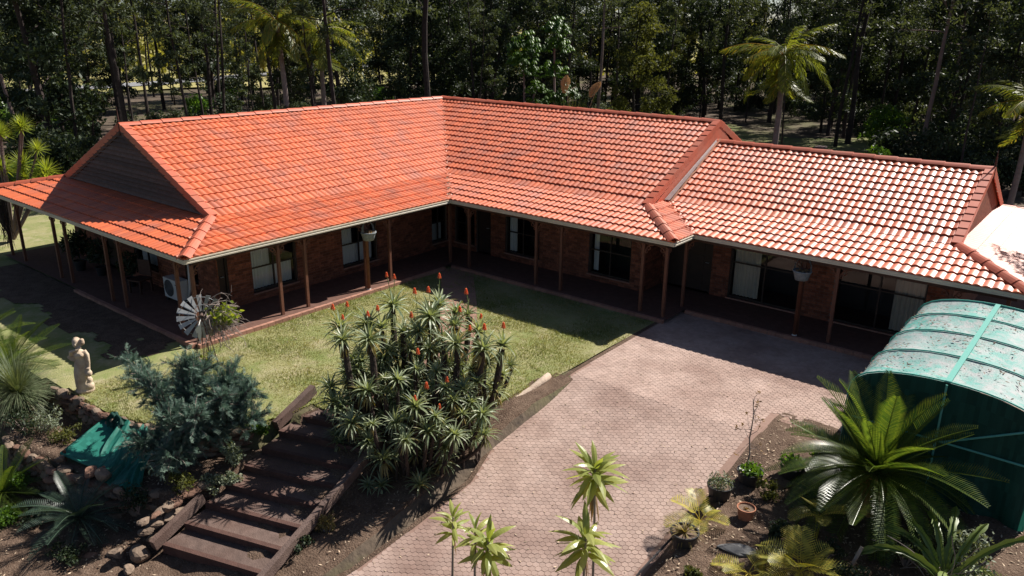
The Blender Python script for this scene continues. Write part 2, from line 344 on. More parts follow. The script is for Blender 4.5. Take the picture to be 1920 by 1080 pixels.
# ================================================================== SETTING
def axis(lo, hi, step, far):
    a = list(np.arange(lo, hi + 1e-6, step)); g = step; x = hi
    while x < far: g *= 1.35; x += g; a.append(x)
    g = step; x = lo
    while x > -far: g *= 1.35; x -= g; a.insert(0, x)
    return np.array(a)
gx = axis(-6, 21, 0.16, 900); gy = axis(-20, 3, 0.16, 900)
X, Y = np.meshgrid(gx, gy, indexing='ij')
Z = ground_z(X, Y)
near = (np.hypot(X - 7, Y + 8) < 30)
Z = Z + np.where(near, 0.02 * np.sin(X * 5.1 + 1.3 * Y) * np.cos(Y * 4.3 - X), 0)
fg = (np.hypot(X - 5, Y + 3) > 30); Z = Z + np.where(fg, 0.25 * np.sin(X * 0.11) * np.cos(Y * 0.13), 0)
hill = sstep(120, 600, np.hypot(X, Y)) * 10; Z = Z + hill
b = MB(); b.grid(np.stack([X, Y, Z], -1)); ground = b.obj('ground', 'forest_floor', smooth=True, kind='structure')
# soil patch of the garden beds, draped a few mm above the ground sheet
def drape(name, m, xs, ys, inside, lift, zf=ground_z, kind='structure'):
    X, Y = np.meshgrid(xs, ys, indexing='ij'); Z = zf(X, Y) + lift
    ok = inside(X, Y); a, c = X.shape
    I, J = np.meshgrid(np.arange(a - 1), np.arange(c - 1), indexing='ij')
    keep = ok[:-1, :-1] & ok[1:, :-1] & ok[1:, 1:] & ok[:-1, 1:]
    F = np.stack([I * c + J, (I + 1) * c + J, (I + 1) * c + J + 1, I * c + J + 1], -1)[keep]
    used = np.unique(F); mp = -np.ones(a * c, int); mp[used] = np.arange(len(used))
    b = MB(); b.add(np.stack([X, Y, Z], -1).reshape(-1, 3)[used], mp[F]); return b.obj(name, m, smooth=True, kind=kind)
def bump2(x, y): return 0.025 * np.sin(x * 5.1 + 1.3 * y) * np.cos(y * 4.3 - x) + 0.012 * np.sin(x * 13 + y * 7)
drape('garden_soil', 'soil', np.arange(-6, 20.5, 0.16), np.arange(-19, -3.0, 0.16),
      lambda x, y: ((x < 5.3) & (y < edge_y(LAWN_EDGE, x) - 0.05)) | ((x >= 5.0) & (x < 9.0) & (y < -6.7)) | ((x > 7.9) & (x < 9.0) & (y < -4.6)) | ((x > 13.15)), 0.03, lambda x, y: ground_z(x, y) + np.where((x > 8.62) & (x < 13.1), -0.3, 0) + bump2(x, y))
drape('side_paving', 'paver_joint', np.arange(13.2, 22, 0.3), np.arange(-3.6, 1.4, 0.1), lambda x, y: x > 0, 0.0, lambda x, y: 0 * x - 0.107)

# lawn sheet
def in_lawn(x, y):
    c = (x > -26) & (x < 8.28) & (y < 0.6) & (y > edge_y(LAWN_EDGE, x) + 0.02)
    bed = ((x - 7.3) / 2.0) ** 2 + ((y + 9.2) / 2.25) ** 2 < 1
    return c & ~bed & ~((x > 4.85) & (y < -9.75)) & ~((x > 8.1) & (y < -5.0))
drape('lawn', 'lawn', np.arange(-26, 8.3, 0.1), np.arange(-13.4, 0.5, 0.1), in_lawn, 0.0, lambda x, y: -0.10 + 0.012 * np.sin(x * 2.1 + y) * np.cos(1.7 * y - x))
drape('side_soil', 'soil', np.arange(-22, 0.3, 0.15), np.arange(-11.9, -9.6, 0.12), lambda x, y: (x < -0.7 + 0.3 * np.sin(y * 4)) & (y > -11.35 + 0.25 * np.sin(x * 1.7) + 0.12 * np.sin(x * 5.3)) & (x > -12), 0.0, lambda x, y: -0.082 + 0.008 * np.sin(x * 6) * np.sin(y * 5))
drape('back_lawn', 'shade_tinted_lawn', np.arange(-30, 40, 0.8), np.arange(16, 62, 0.8), lambda x, y: (y > 22 + 2 * np.sin(x * 0.3)) & (y < 44 + 3 * np.sin(x * 0.41)) & (x > -18 + 2 * np.sin(y * .5)) & (x < 5 + 2 * np.sin(y * 0.7)), 0.03, lambda x, y: 0 * x + 0.30)
drape('dry_field', 'dry_field', np.arange(-420, -60, 6), np.arange(-60, 300, 6), lambda x, y: (np.hypot(x - 18, y + 19) > 105), 0.02, lambda x, y: 0.26 + sstep(120, 600, np.hypot(x, y)) * 10)
b = MB(); P = np.array([[-62, -14], [-78, 8], [-84, 17], [-88, 37], [-97, 62], [-112, 100], [-130, 150]], float)
T = np.gradient(P, axis=0); T /= np.linalg.norm(T, axis=1)[:, None]; S = np.stack([-T[:, 1], T[:, 0]], -1) * 3.0
b.grid(np.stack([np.c_[P - S, np.full(7, 0.36)], np.c_[P + S, np.full(7, 0.36)]], 1)); b.obj('road', 'road', kind='structure')

# grass blades on the lawn
n = 120000; x = U(-2.0, 8.2, n * 2); y = U(-13.2, 0.0, n * 2); ok = in_lawn(x, y) & (x > 0.0); x = x[ok][:n]; y = y[ok][:n]; n = len(x)
patch = np.sin(x * 1.7 + 2 * np.sin(y * 1.1)) * np.cos(y * 1.5 + np.sin(x * 0.9)); 
h = U(0.02, 0.055, n) * (1 + 0.35 * patch) * (1 + 0.5 * (np.sin(x * 7.3 + 3 * np.sin(y * 5.1)) * np.sin(y * 6.7) > 0.55)); a = U(0, 6.283, n); wd = U(0.006, 0.011, n); ln = U(-0.03, 0.03, (n, 2))
base = np.stack([x, y, np.full(n, -0.105)], -1); dx = np.stack([np.cos(a) * wd, np.sin(a) * wd, 0 * a], -1)
tip = base + np.stack([ln[:, 0], ln[:, 1], h], -1)
b = MB(); b.add(np.stack([base - dx, base + dx, tip], 1).reshape(-1, 3), np.arange(3 * n).reshape(-1, 3), np.clip(0.5 - 0.3 * patch + U(-0.3, 0.3, n), 0, 1))
b.obj('lawn_grass', 'grass', kind='stuff', label='short dry green grass blades of the courtyard lawn')
# fallen leaves on lawn, driveway and soil
def scatter_litter(name, x, y, z, size, m='litter', label=None):
    n = len(x); a = U(0, 6.283, n); s = U(0.5, 1.3, n) * size
    d = np.stack([np.cos(a), np.sin(a), U(-0.3, 0.3, n)], -1) * s[:, None]; e = np.stack([-np.sin(a), np.cos(a), U(-0.4, 0.4, n)], -1) * (s * 0.35)[:, None]
    p = np.stack([x, y, z + 0.012 + 0.3 * np.abs(d[:, 2])], -1)
    b = MB(); b.add(np.stack([p - d, p + e, p + d, p - e], 1).reshape(-1, 3), np.arange(4 * n).reshape(-1, 4), U(0, 1, n)); return b.obj(name, m, kind='stuff', label=label)

# ---------------------------------------------------------------- driveway of hexagonal pavers
PIT = 0.115
def drive_left(y): return np.interp(y, [-14.5, -13.2, -12, -10.5, -9, -7.4, -5, 2], [8.2, 8.4, 8.8, 8.92, 8.95, 8.42, 8.32, 8.2])
yy = np.arange(-14.6, 1.45, 0.25); b = MB()
b.grid(np.stack([np.stack([drive_left(yy) + 0.0, yy, drive_z(0, yy) - 0.006], -1), np.stack([np.full_like(yy, 13.22), yy, drive_z(0, yy) - 0.006], -1)], 1))
drive = b.obj('driveway', 'paver_joint', kind='structure')
ii, jj = np.meshgrid(np.arange(-5, 80), np.arange(-160, 160), indexing='ij')
hx = 8.0 + ii.ravel() * PIT * 0.866; hy = jj.ravel() * PIT + (ii.ravel() % 2) * PIT / 2
ok = (hx > drive_left(hy) + 0.10) & ((hx < 13.0) | ((hy > -3.3) & (hx < 14.85))) & (hy < 1.33) & (hy > -13.6) & (hy > -12.85 + (hx - 8.6) * 0.58)
hx, hy = hx[ok], hy[ok]; hz = drive_z(hx, hy) + U(-0.0025, 0.0025, len(hx))
an = np.arange(6) * np.pi / 3; rr = PIT / 2 / 0.866
o1 = np.stack([np.cos(an), np.sin(an)], -1) * rr * 0.972; o2 = o1 * 0.95
loc = np.concatenate([np.c_[o1, np.full(6, -0.005)], np.c_[o2, np.zeros(6)]])
FS = [[i, (i + 1) % 6, 6 + (i + 1) % 6, 6 + i] for i in range(6)]; FT = [[6, 7, 8, 9, 10, 11]]
Pw = np.stack([hx, hy, hz], -1)
dist = np.linalg.norm(Pw - CAM, axis=1)
vx = (Pw - CAM) @ np.array(_R); vz = (Pw - CAM) @ np.array(_F); vy = (Pw - CAM) @ np.array(_U)
inv = (np.abs(vx / vz) < 0.655) & (vy / vz > -0.368)
order = np.argsort(np.where(inv, dist, 1e9)); near_i = order[:300]; mask = np.ones(len(hx), bool); mask[near_i] = False
b = MB(); b.add(loc, FS); b.add(loc, FT); pm = [b.mesh('paver', 'paver')]
for k in near_i: link('paver', pm[0], drive, loc=tuple(Pw[k]), rot=((math.atan(0.15) if Pw[k][1] < -4.5 else 0) + U(-0.008, 0.008), U(-0.008, 0.008), 0))
Pr = Pw[mask]; n = len(Pr); V = Pr[:, None] + loc[None]; V[..., 2] += np.where(Pr[:, 1] < -4.5, 0.15, 0)[:, None] * loc[None, :, 1]; V = V.reshape(-1, 3); off = (np.arange(n) * 12)[:, None, None]
tn = U(0, 1, n); b = MB(); b.v.append(V); b.n = len(V)
f4 = (np.array(FS)[None] + off).reshape(-1); b.idx.append(f4); b.cnt.append(np.full(6 * n, 4)); b.t.append(np.repeat(tn, 6))
f6 = (np.array(FT)[None] + off).reshape(-1); b.idx.append(f6); b.cnt.append(np.full(n, 6)); b.t.append(tn)
b.obj('hexagonal_pavers', 'paver', drive, kind='stuff')
drape('front_bed', 'soil', np.arange(8.4, 13.4, 0.15), np.arange(-16, -9.6, 0.15), lambda x, y: y < -12.83 + (x - 8.6) * 0.58, 0.02, lambda x, y: drive_z(x, y) + 0.5 * bump2(x, y))
# concrete edge strips of the driveway
def strip(name, xl, xr, m, top=1.2):
    b = MB(); yy = np.arange(-13.6, top, 0.2); z = drive_z(0, yy)
    P = [np.stack([xl(yy), yy, z - 0.06], -1), np.stack([xl(yy), yy, z + 0.006], -1), np.stack([xr(yy), yy, z + 0.004], -1)]
    b.grid(np.stack(P, 1)); return b.obj(name, m, drive)
strip('edge_strip', lambda y: drive_left(y) - 0.04, lambda y: drive_left(y) + 0.07, 'soil')
strip('edge_strip', lambda y: np.full_like(y, 13.03), lambda y: np.full_like(y, 13.20), 'paver_joint', -3.35)
# diagonal path across the lawn
P = np.array([[0.2, 0.1], [2.6, -2.4], [4.4, -4.4], [5.6, -6.2], [5.9, -8.2], [5.85, -9.9]]); tt = np.linspace(0, 5, 40)
P = np.stack([np.interp(tt, range(6), P[:, 0]), np.interp(tt, range(6), P[:, 1])], -1)
T = np.gradient(P, axis=0); T /= np.linalg.norm(T, axis=1)[:, None]; S = np.stack([-T[:, 1], T[:, 0]], -1) * 0.55
b = MB(); b.grid(np.stack([np.c_[P - S, np.full(40, -0.16)], np.c_[P - S, np.full(40, -0.082)], np.c_[P + S, np.full(40, -0.082)], np.c_[P + S, np.full(40, -0.16)]], 1)); b.obj('path', 'path', kind='structure')
x = U(8.4, 13.2, 420); y = U(-13, 0, 420); scatter_litter('fallen_leaves', x, y, drive_z(x, y), 0.032, label='pale dry leaves scattered over the driveway')
x = U(-1, 8.2, 500); y = U(-13, -0.5, 500); k = in_lawn(x, y); scatter_litter('fallen_leaves', x[k], y[k], np.full(k.sum(), -0.085), 0.03, label='pale fallen leaves scattered over the lawn')
x = np.r_[U(13.3, 19, 4200), U(4, 9, 1500), U(-3, 5, 1200)]; y = np.r_[U(-13, -3, 4200), U(-15, -8, 1500), U(-17, -13.2, 1200)]
k = ~((x > 4.6) & (x < 8.1) & (y < -9.9) & (y > -14.2)) & ~((x > 8.5) & (x < 13.3)); scatter_litter('leaf_mulch', x[k], y[k], ground_z(x[k], y[k]) + 0.03, 0.035, label='brown leaf mulch over the garden beds')

# ================================================================== HOUSE
ZE = 2.40; S_ = 1.94; HB = 0.429; HR = 2.62; WM = 4.688; WT = WM + S_; LA = 9.794; LB = 8.592; JJ = 1.225; WC = 3.294; HC = 1.979; LC = 17.064
house = thing('house', 'long L-shaped brick house with glossy orange tiled roof and verandah', 'house')
YR = JJ + S_ + WC          # ridge of the lower right roof
deck = MB()
def quad(*P): deck.add(np.array(P, float), [list(range(len(P)))])
D = -0.03
def zl(t): return ZE + HB * t / S_ + D                      # height of the low verandah slope at distance t
zb = ZE + HB + D; zr = ZE + HR + D; zc = ZE + HC + D; ze = ZE + D
# left wing (runs along y), middle wing (along x)
quad((0, -LA, ze), (0, 0, ze), (-S_, S_, zb), (-S_, -LA + S_, zb))
quad((-S_, -LA + S_, zb), (-S_, S_, zb), (-WT, WT, zr), (-WT, -LA + S_, zr))
quad((0, -LA, ze), (-S_, -LA + S_, zb), (-2 * WT + S_, -LA + S_, zb), (-2 * WT, -LA, ze))
quad((-2 * WT, -LA, ze), (-2 * WT + S_, -LA + S_, zb), (-2 * WT + S_, 2 * WT - S_, zb), (-2 * WT, 2 * WT, ze))
quad((-2 * WT + S_, -LA + S_, zb), (-WT, -LA + S_, zr), (-WT, WT, zr), (-2 * WT + S_, 2 * WT - S_, zb))
quad((0, 0, ze), (LB, 0, ze), (LB - S_, S_, zb), (-S_, S_, zb))
quad((-S_, S_, zb), (LB - S_, S_, zb), (LB - S_, WT, zr), (-WT, WT, zr))
quad((-2 * WT + S_, 2 * WT - S_, zb), (-WT, WT, zr), (LB - S_, WT, zr), (LB - S_, 2 * WT - S_, zb))
quad((-2 * WT, 2 * WT, ze), (-2 * WT + S_, 2 * WT - S_, zb), (LB - S_, 2 * WT - S_, zb), (LB, 2 * WT, ze))
quad((LB, 0, ze), (LB, JJ, ze), (LB - S_, JJ + S_, zb), (LB - S_, S_, zb))
quad((LB, 2 * YR - JJ, ze), (LB, 2 * WT, ze), (LB - S_, 2 * WT - S_, zb), (LB - S_, 2 * YR - JJ - S_, zb))
# right wing
quad((LB, JJ, ze), (LC, JJ, ze), (LC - S_, JJ + S_, zb), (LB - S_, JJ + S_, zb))
quad((LB - S_, JJ + S_, zb), (LC - S_, JJ + S_, zb), (LC - S_, YR, zc), (LB - S_, YR, zc))
quad((LB - S_, YR, zc), (LC - S_, YR, zc), (LC - S_, 2 * YR - JJ - S_, zb), (LB - S_, 2 * YR - JJ - S_, zb))
quad((LB - S_, 2 * YR - JJ - S_, zb), (LC - S_, 2 * YR - JJ - S_, zb), (LC, 2 * YR - JJ, ze), (LB, 2 * YR - JJ, ze))
quad((LC, JJ, ze), (LC, 2 * YR - JJ, ze), (LC - S_, 2 * YR - JJ - S_, zb), (LC - S_, JJ + S_, zb))
roof = deck.obj('roof', 'roof_deck', house)

TW, GA = 0.2056, 0.3448
ph = np.array([0, 0.10, 0.22, 0.38, 0.55, 0.72, 0.88, 1.0])
pz = 0.030 * np.sin(np.pi * np.clip((ph - 0.06) / 0.88, 0, 1)) ** 1.0
LIP, LAP = 0.042, 0.05
def tile_local(g):
    f = np.stack([ph * TW, np.zeros(8), pz + LIP], -1); k = np.stack([ph * TW, np.full(8, g + LAP), pz + 0.004], -1); l = np.stack([ph * TW, np.full(8, 0.004), pz * 0.55 + 0.004], -1)
    return np.concatenate([l, f, f, k])
TF = np.array([[r * 8 + i, r * 8 + i + 1, (r + 1) * 8 + i + 1, (r + 1) * 8 + i] for r in (0, 2) for i in range(7)]); TS = np.array([False] * 7 + [True] * 7)
tiles = []   # (world verts (24,3), clipped?, matrix, gauge key)
def tile_plane(O, e, u, rows, gauge, smin, smax, length, free_l=False, free_r=False):
    O = np.array(O, float); e = unit(e); u = unit(u); nrm = np.cross(e, u); nrm = nrm if nrm[2] > 0 else -nrm
    base = tile_local(gauge)
    for k in range(rows):
        t0 = k * gauge - (0.05 if k == 0 else 0)
        c0 = int(math.floor(min(smin(t0), smin(t0 + gauge)) / TW)) - 1; c1 = int(math.ceil(max(smax(t0), smax(t0 + gauge)) / TW)) + 1
        for i in range(c0, c1):
            L = base.copy(); L[:, 0] += i * TW; L[:, 1] += t0
            lo = np.array([smin(t) for t in L[:, 1]]); hi = np.array([smax(t) for t in L[:, 1]])
            if (L[:, 0] >= hi - 1e-6).all() or (L[:, 0] <= lo + 1e-6).all(): continue
            cl = np.clip(L[:, 0], lo, hi); clipped = bool(np.abs(cl - L[:, 0]).max() > 1e-6); L[:, 0] = cl
            W = O + L[:, :1] * e + L[:, 1:2] * u + L[:, 2:] * nrm
            tiles.append((W, clipped, (O + e * i * TW + u * t0, e, u, nrm), round(gauge, 4)))
sl = math.hypot(S_, HB); sm = math.hypot(WM, HR - HB); smc = math.hypot(WC, HC - HB)
cl_, cm_, cmc = S_ / sl, WM / sm, WC / smc
g1 = sl / 5; g2 = sm / 15; g3 = smc / 11
yA = -LA
# left wing, courtyard side: eave x=0, s runs along +y from the front corner
tile_plane((0, yA, ZE), (0, 1, 0), (-S_, 0, HB), 5, g1, lambda t: t * cl_, lambda t: LA + t * cl_ + 0.12, 0)
tile_plane((-S_, yA, ZE + HB), (0, 1, 0), (-WM, 0, HR - HB), 15, g2, lambda t: S_ + 0.02, lambda t: LA + S_ + t * cm_ + 0.12, 0)
# end skirt: eave y=-LA
tile_plane((0, yA, ZE), (-1, 0, 0), (0, S_, HB), 5, g1, lambda t: t * cl_, lambda t: 2 * WT - t * cl_, 0)
# middle wing: eave y=0
tile_plane((0, 0, ZE), (1, 0, 0), (0, S_, HB), 5, g1, lambda t: -t * cl_ - 0.12, lambda t: LB - t * cl_, 0)
tile_plane((0, S_, ZE + HB), (1, 0, 0), (0, WM, HR - HB), 15, g2, lambda t: -S_ - t * cm_ - 0.12, lambda t: LB - S_ - 0.02, 0)
# little hip skirt at its end: eave x=LB
tile_plane((LB, 0, ZE), (0, 1, 0), (-S_, 0, HB), 5, g1, lambda t: t * cl_, lambda t: JJ + t * cl_ + 0.1, 0)
# right wing
tile_plane((0, JJ, ZE), (1, 0, 0), (0, S_, HB), 5, g1, lambda t: LB - t * cl_ - 0.1, lambda t: LC - t * cl_, 0)
tile_plane((0, JJ + S_, ZE + HB), (1, 0, 0), (0, WC, HC - HB), 11, g3, lambda t: LB - S_ + 0.02, lambda t: LC - S_ - 0.02, 0)
tile_plane((LC, JJ, ZE), (0, 1, 0), (-S_, 0, HB), 5, g1, lambda t: t * cl_, lambda t: 2 * (YR - JJ) - t * cl_, 0)
# rear slope of the middle wing (its edge shows past the ridge)
tile_plane((LB - S_, 2 * WT - S_, ZE + HB), (-1, 0, 0), (0, -WM, HR - HB), 15, g2, lambda t: 0.02, lambda t: 6.0, 0)
C0 = np.array([t[0].mean(0) for t in tiles]); NN = np.array([t[2][3] for t in tiles])
vd = CAM - C0; dd = np.linalg.norm(vd, axis=1); show = (vd * NN).sum(1) / dd ** 3
vc = C0 - CAM; px = (vc @ np.array(_R)) / (vc @ np.array(_F)); py = (vc @ np.array(_U)) / (vc @ np.array(_F))
show[(np.abs(px) > 0.64) | (np.abs(py) > 0.36)] = -1
show[[t[1] for t in tiles]] = -1
pick = set(np.argsort(-show)[:300].tolist())
tm = {}
b = MB(); rest = [i for i in range(len(tiles)) if i not in pick]
V = np.concatenate([tiles[i][0] + np.array([0, 0, 1]) * U(-0.005, 0.005) for i in rest]); b.v.append(V); b.n = len(V)
b.idx.append((TF[None] + (np.arange(len(rest)) * 32)[:, None, None]).ravel()); b.cnt.append(np.full(14 * len(rest), 4)); b.t.append(np.repeat(U(0, 1, len(rest)), 14))
b.obj('roof_tiles', 'tile', roof, smooth=np.tile(TS, len(rest)), kind='stuff')
for i in pick:
    W, _, (o, e, u, nn), gk = tiles[i]
    if gk not in tm:
        q = MB(); q.add(tile_local(gk), TF); tm[gk] = q.mesh('roof_tile', 'tile', TS)
    t = link('roof_tile', tm[gk], roof)
    mm = Matrix((Vector(e), Vector(u), Vector(nn) * (1 if np.cross(e, u) @ nn > 0 else 1))).transposed().to_4x4(); mm.translation = Vector(o) + Vector((0, 0, U(-0.003, 0.003))); t.matrix_local = mm

# ridge, hip and barge caps, each its own piece
def cap_mesh(L, wd=0.15, ht=0.085, th=0.03, rnd=True):
    an = np.linspace(-1, 1, 7); q = MB()
    pr = np.stack([an * wd, ht * (1 - np.abs(an) ** 1.5) - 0.02], -1)
    P = np.stack([np.stack([np.full(7, x), pr[:, 0] * s, pr[:, 1] * s + dz], -1) for x, s, dz in ((0, 1.0, 0), (L, 1.06, 0.018))], 0)
    q.grid(P); lo = P[1].copy(); lo[:, 2] -= th; q.grid(np.stack([P[1], lo], 0)); lo = P[0].copy(); lo[:, 2] -= th; q.grid(np.stack([lo, P[0]], 0))
    return q.mesh('ridge_cap', 'tile_cap')
def run_caps(a, b_, pitch, lift, name='ridge_cap', wd=0.15, ht=0.085):
    a = Vector(a); b_ = Vector(b_); n = max(1, round((b_ - a).length / pitch)); L = (b_ - a).length / n; d = (b_ - a).normalized()
    sd = Vector((0, 0, 1)).cross(d).normalized(); up = d.cross(sd)
    me = cap_mesh(L * 1.05, wd, ht)
    for k in range(n):
        o = link(name, me, roof); mm = Matrix((d, sd, up)).transposed().to_4x4(); mm.translation = a + d * (L * k) + up * lift; o.matrix_local = mm
run_caps((-WT, WT, ZE + HR), (-WT, -LA + S_ - 0.02, ZE + HR), 0.68, 0.03)
run_caps((LB - S_ + 0.02, WT, ZE + HR), (-WT, WT, ZE + HR), 0.68, 0.03)
run_caps((LB - S_ + 0.05, YR, ZE + HC), (LC - S_ + 0.02, YR, ZE + HC), 0.66, 0.03)
for a, c in (((-S_, -LA + S_, ZE + HB), (0.03, -LA - 0.03, ZE + 0.02)), ((-2 * WT + S_, -LA + S_, ZE + HB), (-2 * WT, -LA, ZE + 0.02)), ((LB - S_, S_, ZE + HB), (LB + 0.03, -0.03, ZE + 0.02)), ((LC - S_, JJ + S_, ZE + HB), (LC, JJ, ZE + 0.02))):
    run_caps(a, c, 0.56, 0.035, 'hip_cap', 0.17, 0.10)
def barge(foot, apex, outward, n):
    """L-shaped verge tiles up a gable edge: flat top flange and upright side"""
    foot = Vector(foot); apex = Vector(apex); u = (apex - foot).normalized(); ow = Vector(outward); nn = u.cross(ow); nn = nn if nn.z > 0 else -nn
    L = (apex - foot).length / n; q = MB(); l = L * 1.06
    pr = [(-0.20, 0.035), (-0.19, 0.065), (0.04, 0.072), (0.045, 0.05), (0.04, -0.15), (0.015, -0.15), (0.012, 0.03)]
    P = np.array([[(y, x, z + dz) for (x, z) in pr] for y, dz in ((-0.01, 0.022), (l, 0.0))]); q.grid(P, close_v=True)
    for r in (0, 1): q.add(P[r], [list(range(7))])
    me = q.mesh('verge_tile', 'tile_cap')
    for k in range(n):
        o = link('verge_tile', me, roof); mm = Matrix((u, ow, nn)).transposed().to_4x4(); mm.translation = foot + u * (L * k) + nn * 0.02; o.matrix_local = mm
barge((-S_, -LA + S_, ZE + HB), (-WT, -LA + S_, ZE + HR), (0, -1, 0), 15)
barge((-2 * WT + S_, -LA + S_, ZE + HB), (-WT, -LA + S_, ZE + HR), (0, -1, 0), 15)
barge((LB - S_, S_, ZE + HB), (LB - S_, WT, ZE + HR), (1, 0, 0), 15)
barge((LB - S_, 2 * WT - S_, ZE + HB), (LB - S_, WT, ZE + HR), (1, 0, 0), 15)
barge((LC - S_, JJ + S_, ZE + HB), (LC - S_, YR, ZE + HC), (1, 0, 0), 11)
barge((LC - S_, 2 * YR - JJ - S_, ZE + HB), (LC - S_, YR, ZE + HC), (1, 0, 0), 11)
# finials, valley gutter, flashing
for x, y, z in ((-WT, -LA + S_ - 0.03, ZE + HR), (LC - S_ + 0.03, YR, ZE + HC)):
    q = MB(); q.tube([(x, y, z - 0.25), (x, y, z + 0.2), (x, y, z + 0.6)], [0.035, 0.03, 0.004], 6); q.obj('finial', 'timber_dark', roof)
q = MB()
va = [Vector((0, 0, ZE + 0.02)), Vector((-S_, S_, ZE + HB + 0.02)), Vector((-WT, WT, ZE + HR + 0.02))]
P = np.array([[np.array(v) + np.array([-0.09, -0.09, 0.02]) * s + np.array([0, 0, -0.005 * (1 - abs(s))]) for s in (-1, 0, 1)] for v in va]); q.grid(P); q.obj('valley_gutter', 'flashing', roof)
n = 900; t = U(0, 1, n) ** 1.6; x = np.where(t < .3, -t / .3 * S_, -S_ - (t - .3) / .7 * WM); z = np.where(t < .3, ZE + HB * t / .3, ZE + HB + (t - .3) / .7 * (HR - HB))
lx = x + U(-.07, .07, n); ly = -x + U(-.07, .07, n); o = scatter_litter('valley_litter', lx, ly, z + 0.03, 0.03); o.parent = roof
# scattered leaf litter on the tiles
n = 260; lx = U(-3.4, -0.1, n); ly = U(-7.5, 0.5, n); k = rng.random(n) < np.exp(-((lx + 1.7) / 1.0) ** 2)
zz = np.where(lx > -S_, ZE - HB * lx / S_, ZE + HB + (-lx - S_) / WM * (HR - HB)); o = scatter_litter('roof_litter', lx[k], ly[k], zz[k] + 0.06, 0.028); o.parent = roof
n = 420; lx = U(7, 16, n); t = U(0.1, 4.6, n) ** 1.0; zz = np.where(t < S_, ZE + HB * t / S_, ZE + HB + (t - S_) / WC * (HC - HB)); k = rng.random(n) < 0.6
o = scatter_litter('roof_litter', lx[k], JJ + t[k], zz[k] + 0.06, 0.022); o.parent = roof
q = MB(); x = LB - S_ + 0.03
P = [(x, JJ + S_ - 0.9 + 0.0, ZE + HB + 0.12 - 0.2), (x, YR, ZE + HC + 0.16)]; 
q2 = MB(); q2.add(np.array([(x - 0.005, S_ + 0.2, ZE + HB - 0.1), (x - 0.005, YR + 3, ZE + 0.6), (x - 0.005, WT, ZE + HR - 0.03)]), [[0, 1, 2]]); q2.obj('gable_face', 'tile_cap', roof)
q.add(np.array([(x + 0.01, JJ + S_ - 0.25, ZE + HB + 0.06), (x + 0.20, JJ + S_ - 0.25, ZE + HB + 0.07), (x + 0.10, YR, ZE + HC + 0.08), (x + 0.01, YR, ZE + HC + 0.1)]), [[0, 1, 2, 3]])
q.obj('flashing', 'flashing', roof)
q = MB(); yv = np.linspace(JJ + S_ - 0.2, YR, 26); zz = ZE + HB + (yv - JJ - S_) / WC * (HC - HB) + 0.1
wv = 0.17 - 0.08 * (yv - yv[0]) / (yv[-1] - yv[0]) + U(-0.03, 0.03, 26)
q.grid(np.stack([np.stack([x + wv, yv, zz], -1), np.stack([x + wv + 0.09, yv, zz + 0.02], -1)], 1)); q.obj('mortar_bedding', 'pointing', roof)

# gutters and fascias
def gutter(a, c, out):
    a = np.array(a, float); c = np.array(c, float); o = np.array(out, float); q = MB()
    pr = [(-0.06, 0.0), (0.055, 0.0), (0.07, -0.005), (0.07, -0.032), (0.058, -0.040), (0.058, -0.070), (0.068, -0.078), (0.066, -0.115), (0.0, -0.118), (-0.05, -0.118)]
    P = []
    for pt, dv in ((a, -1), (c, 1)):
        P.append([pt + o * x + np.array([0, 0, z + 0.0]) for x, z in pr])
    q.grid(np.array(P)); 
    for r in (0, 1): q.add(np.array(P[r]), [list(range(len(pr)))])
    return q.obj('gutter', 'gutter', house)
gutter((0.0, -LA - 0.066, ZE), (0.0, 0.0, ZE), (1, 0, 0)); gutter((0.066, -LA, ZE), (-2 * WT, -LA, ZE), (0, -1, 0))
gutter((0.0, 0, ZE), (LB + 0.066, 0, ZE), (0, -1, 0)); gutter((LB, -0.066, ZE), (LB, JJ, ZE), (1, 0, 0)); gutter((LB, JJ, ZE), (LC + 0.07, JJ, ZE), (0, -1, 0)); gutter((LC, JJ, ZE), (LC, 2 * YR - JJ, ZE), (1, 0, 0))
# verandah beams and soffit boards under the eaves
def beamline(a, c): q = MB(); q.beam(a, c, 0.07, 0.17); q.obj('verandah_beam', 'timber_dark', house)
PO = 0.32
beamline((-PO, -LA + PO, 2.2), (-PO, PO, 2.2)); beamline((-PO - 0.04, -LA + PO, 2.2), (-2 * WT + PO, -LA + PO, 2.2)); beamline((-PO + 0.04, PO, 2.2), (LB - PO, PO, 2.2)); beamline((LB - PO, PO + 0.04, 2.2), (LB - PO, JJ + PO, 2.2)); beamline((LB - PO + 0.04, JJ + PO, 2.2), (LC - 0.3, JJ + PO, 2.2))

# posts with fretwork brackets
q = MB(); q.box((0, 0, 1.06), (0.085, 0.085, 2.12)); post_me = q.mesh('post', 'timber_post')
q = MB()
an = np.linspace(0, 2 * np.pi, 13); q.tube([(0.16 + 0.055 * math.cos(a), 0, 2.0 + 0.055 * math.sin(a)) for a in an], 0.016, 5, cap=False)
q.tube([(0.085 + 0.038 * math.cos(a), 0, 1.88 + 0.038 * math.sin(a)) for a in an], 0.014, 5, cap=False)
q.tube([(0.03, 0, 1.78), (0.07, 0, 1.95), (0.15, 0, 2.06), (0.30, 0, 2.11)], [0.014, 0.02, 0.02, 0.014], 5); q.tube([(0.03, 0, 2.105), (0.33, 0, 2.105)], 0.016, 4)
br_me = q.mesh('bracket', 'timber_post')
def post(x, y, dirs):
    o = link('post', post_me, house, loc=(x, y, 0))
    for d in dirs: link('bracket', br_me, o, rot=(0, 0, d))
H = math.pi / 2
for y, d in ((-LA + PO, (H,)), (-6.84, (H, -H)), (-5.93, (H, -H)), (-3.62, (H, -H)), (-2.58, (H, -H)), (PO, ())): post(-PO, y, d)
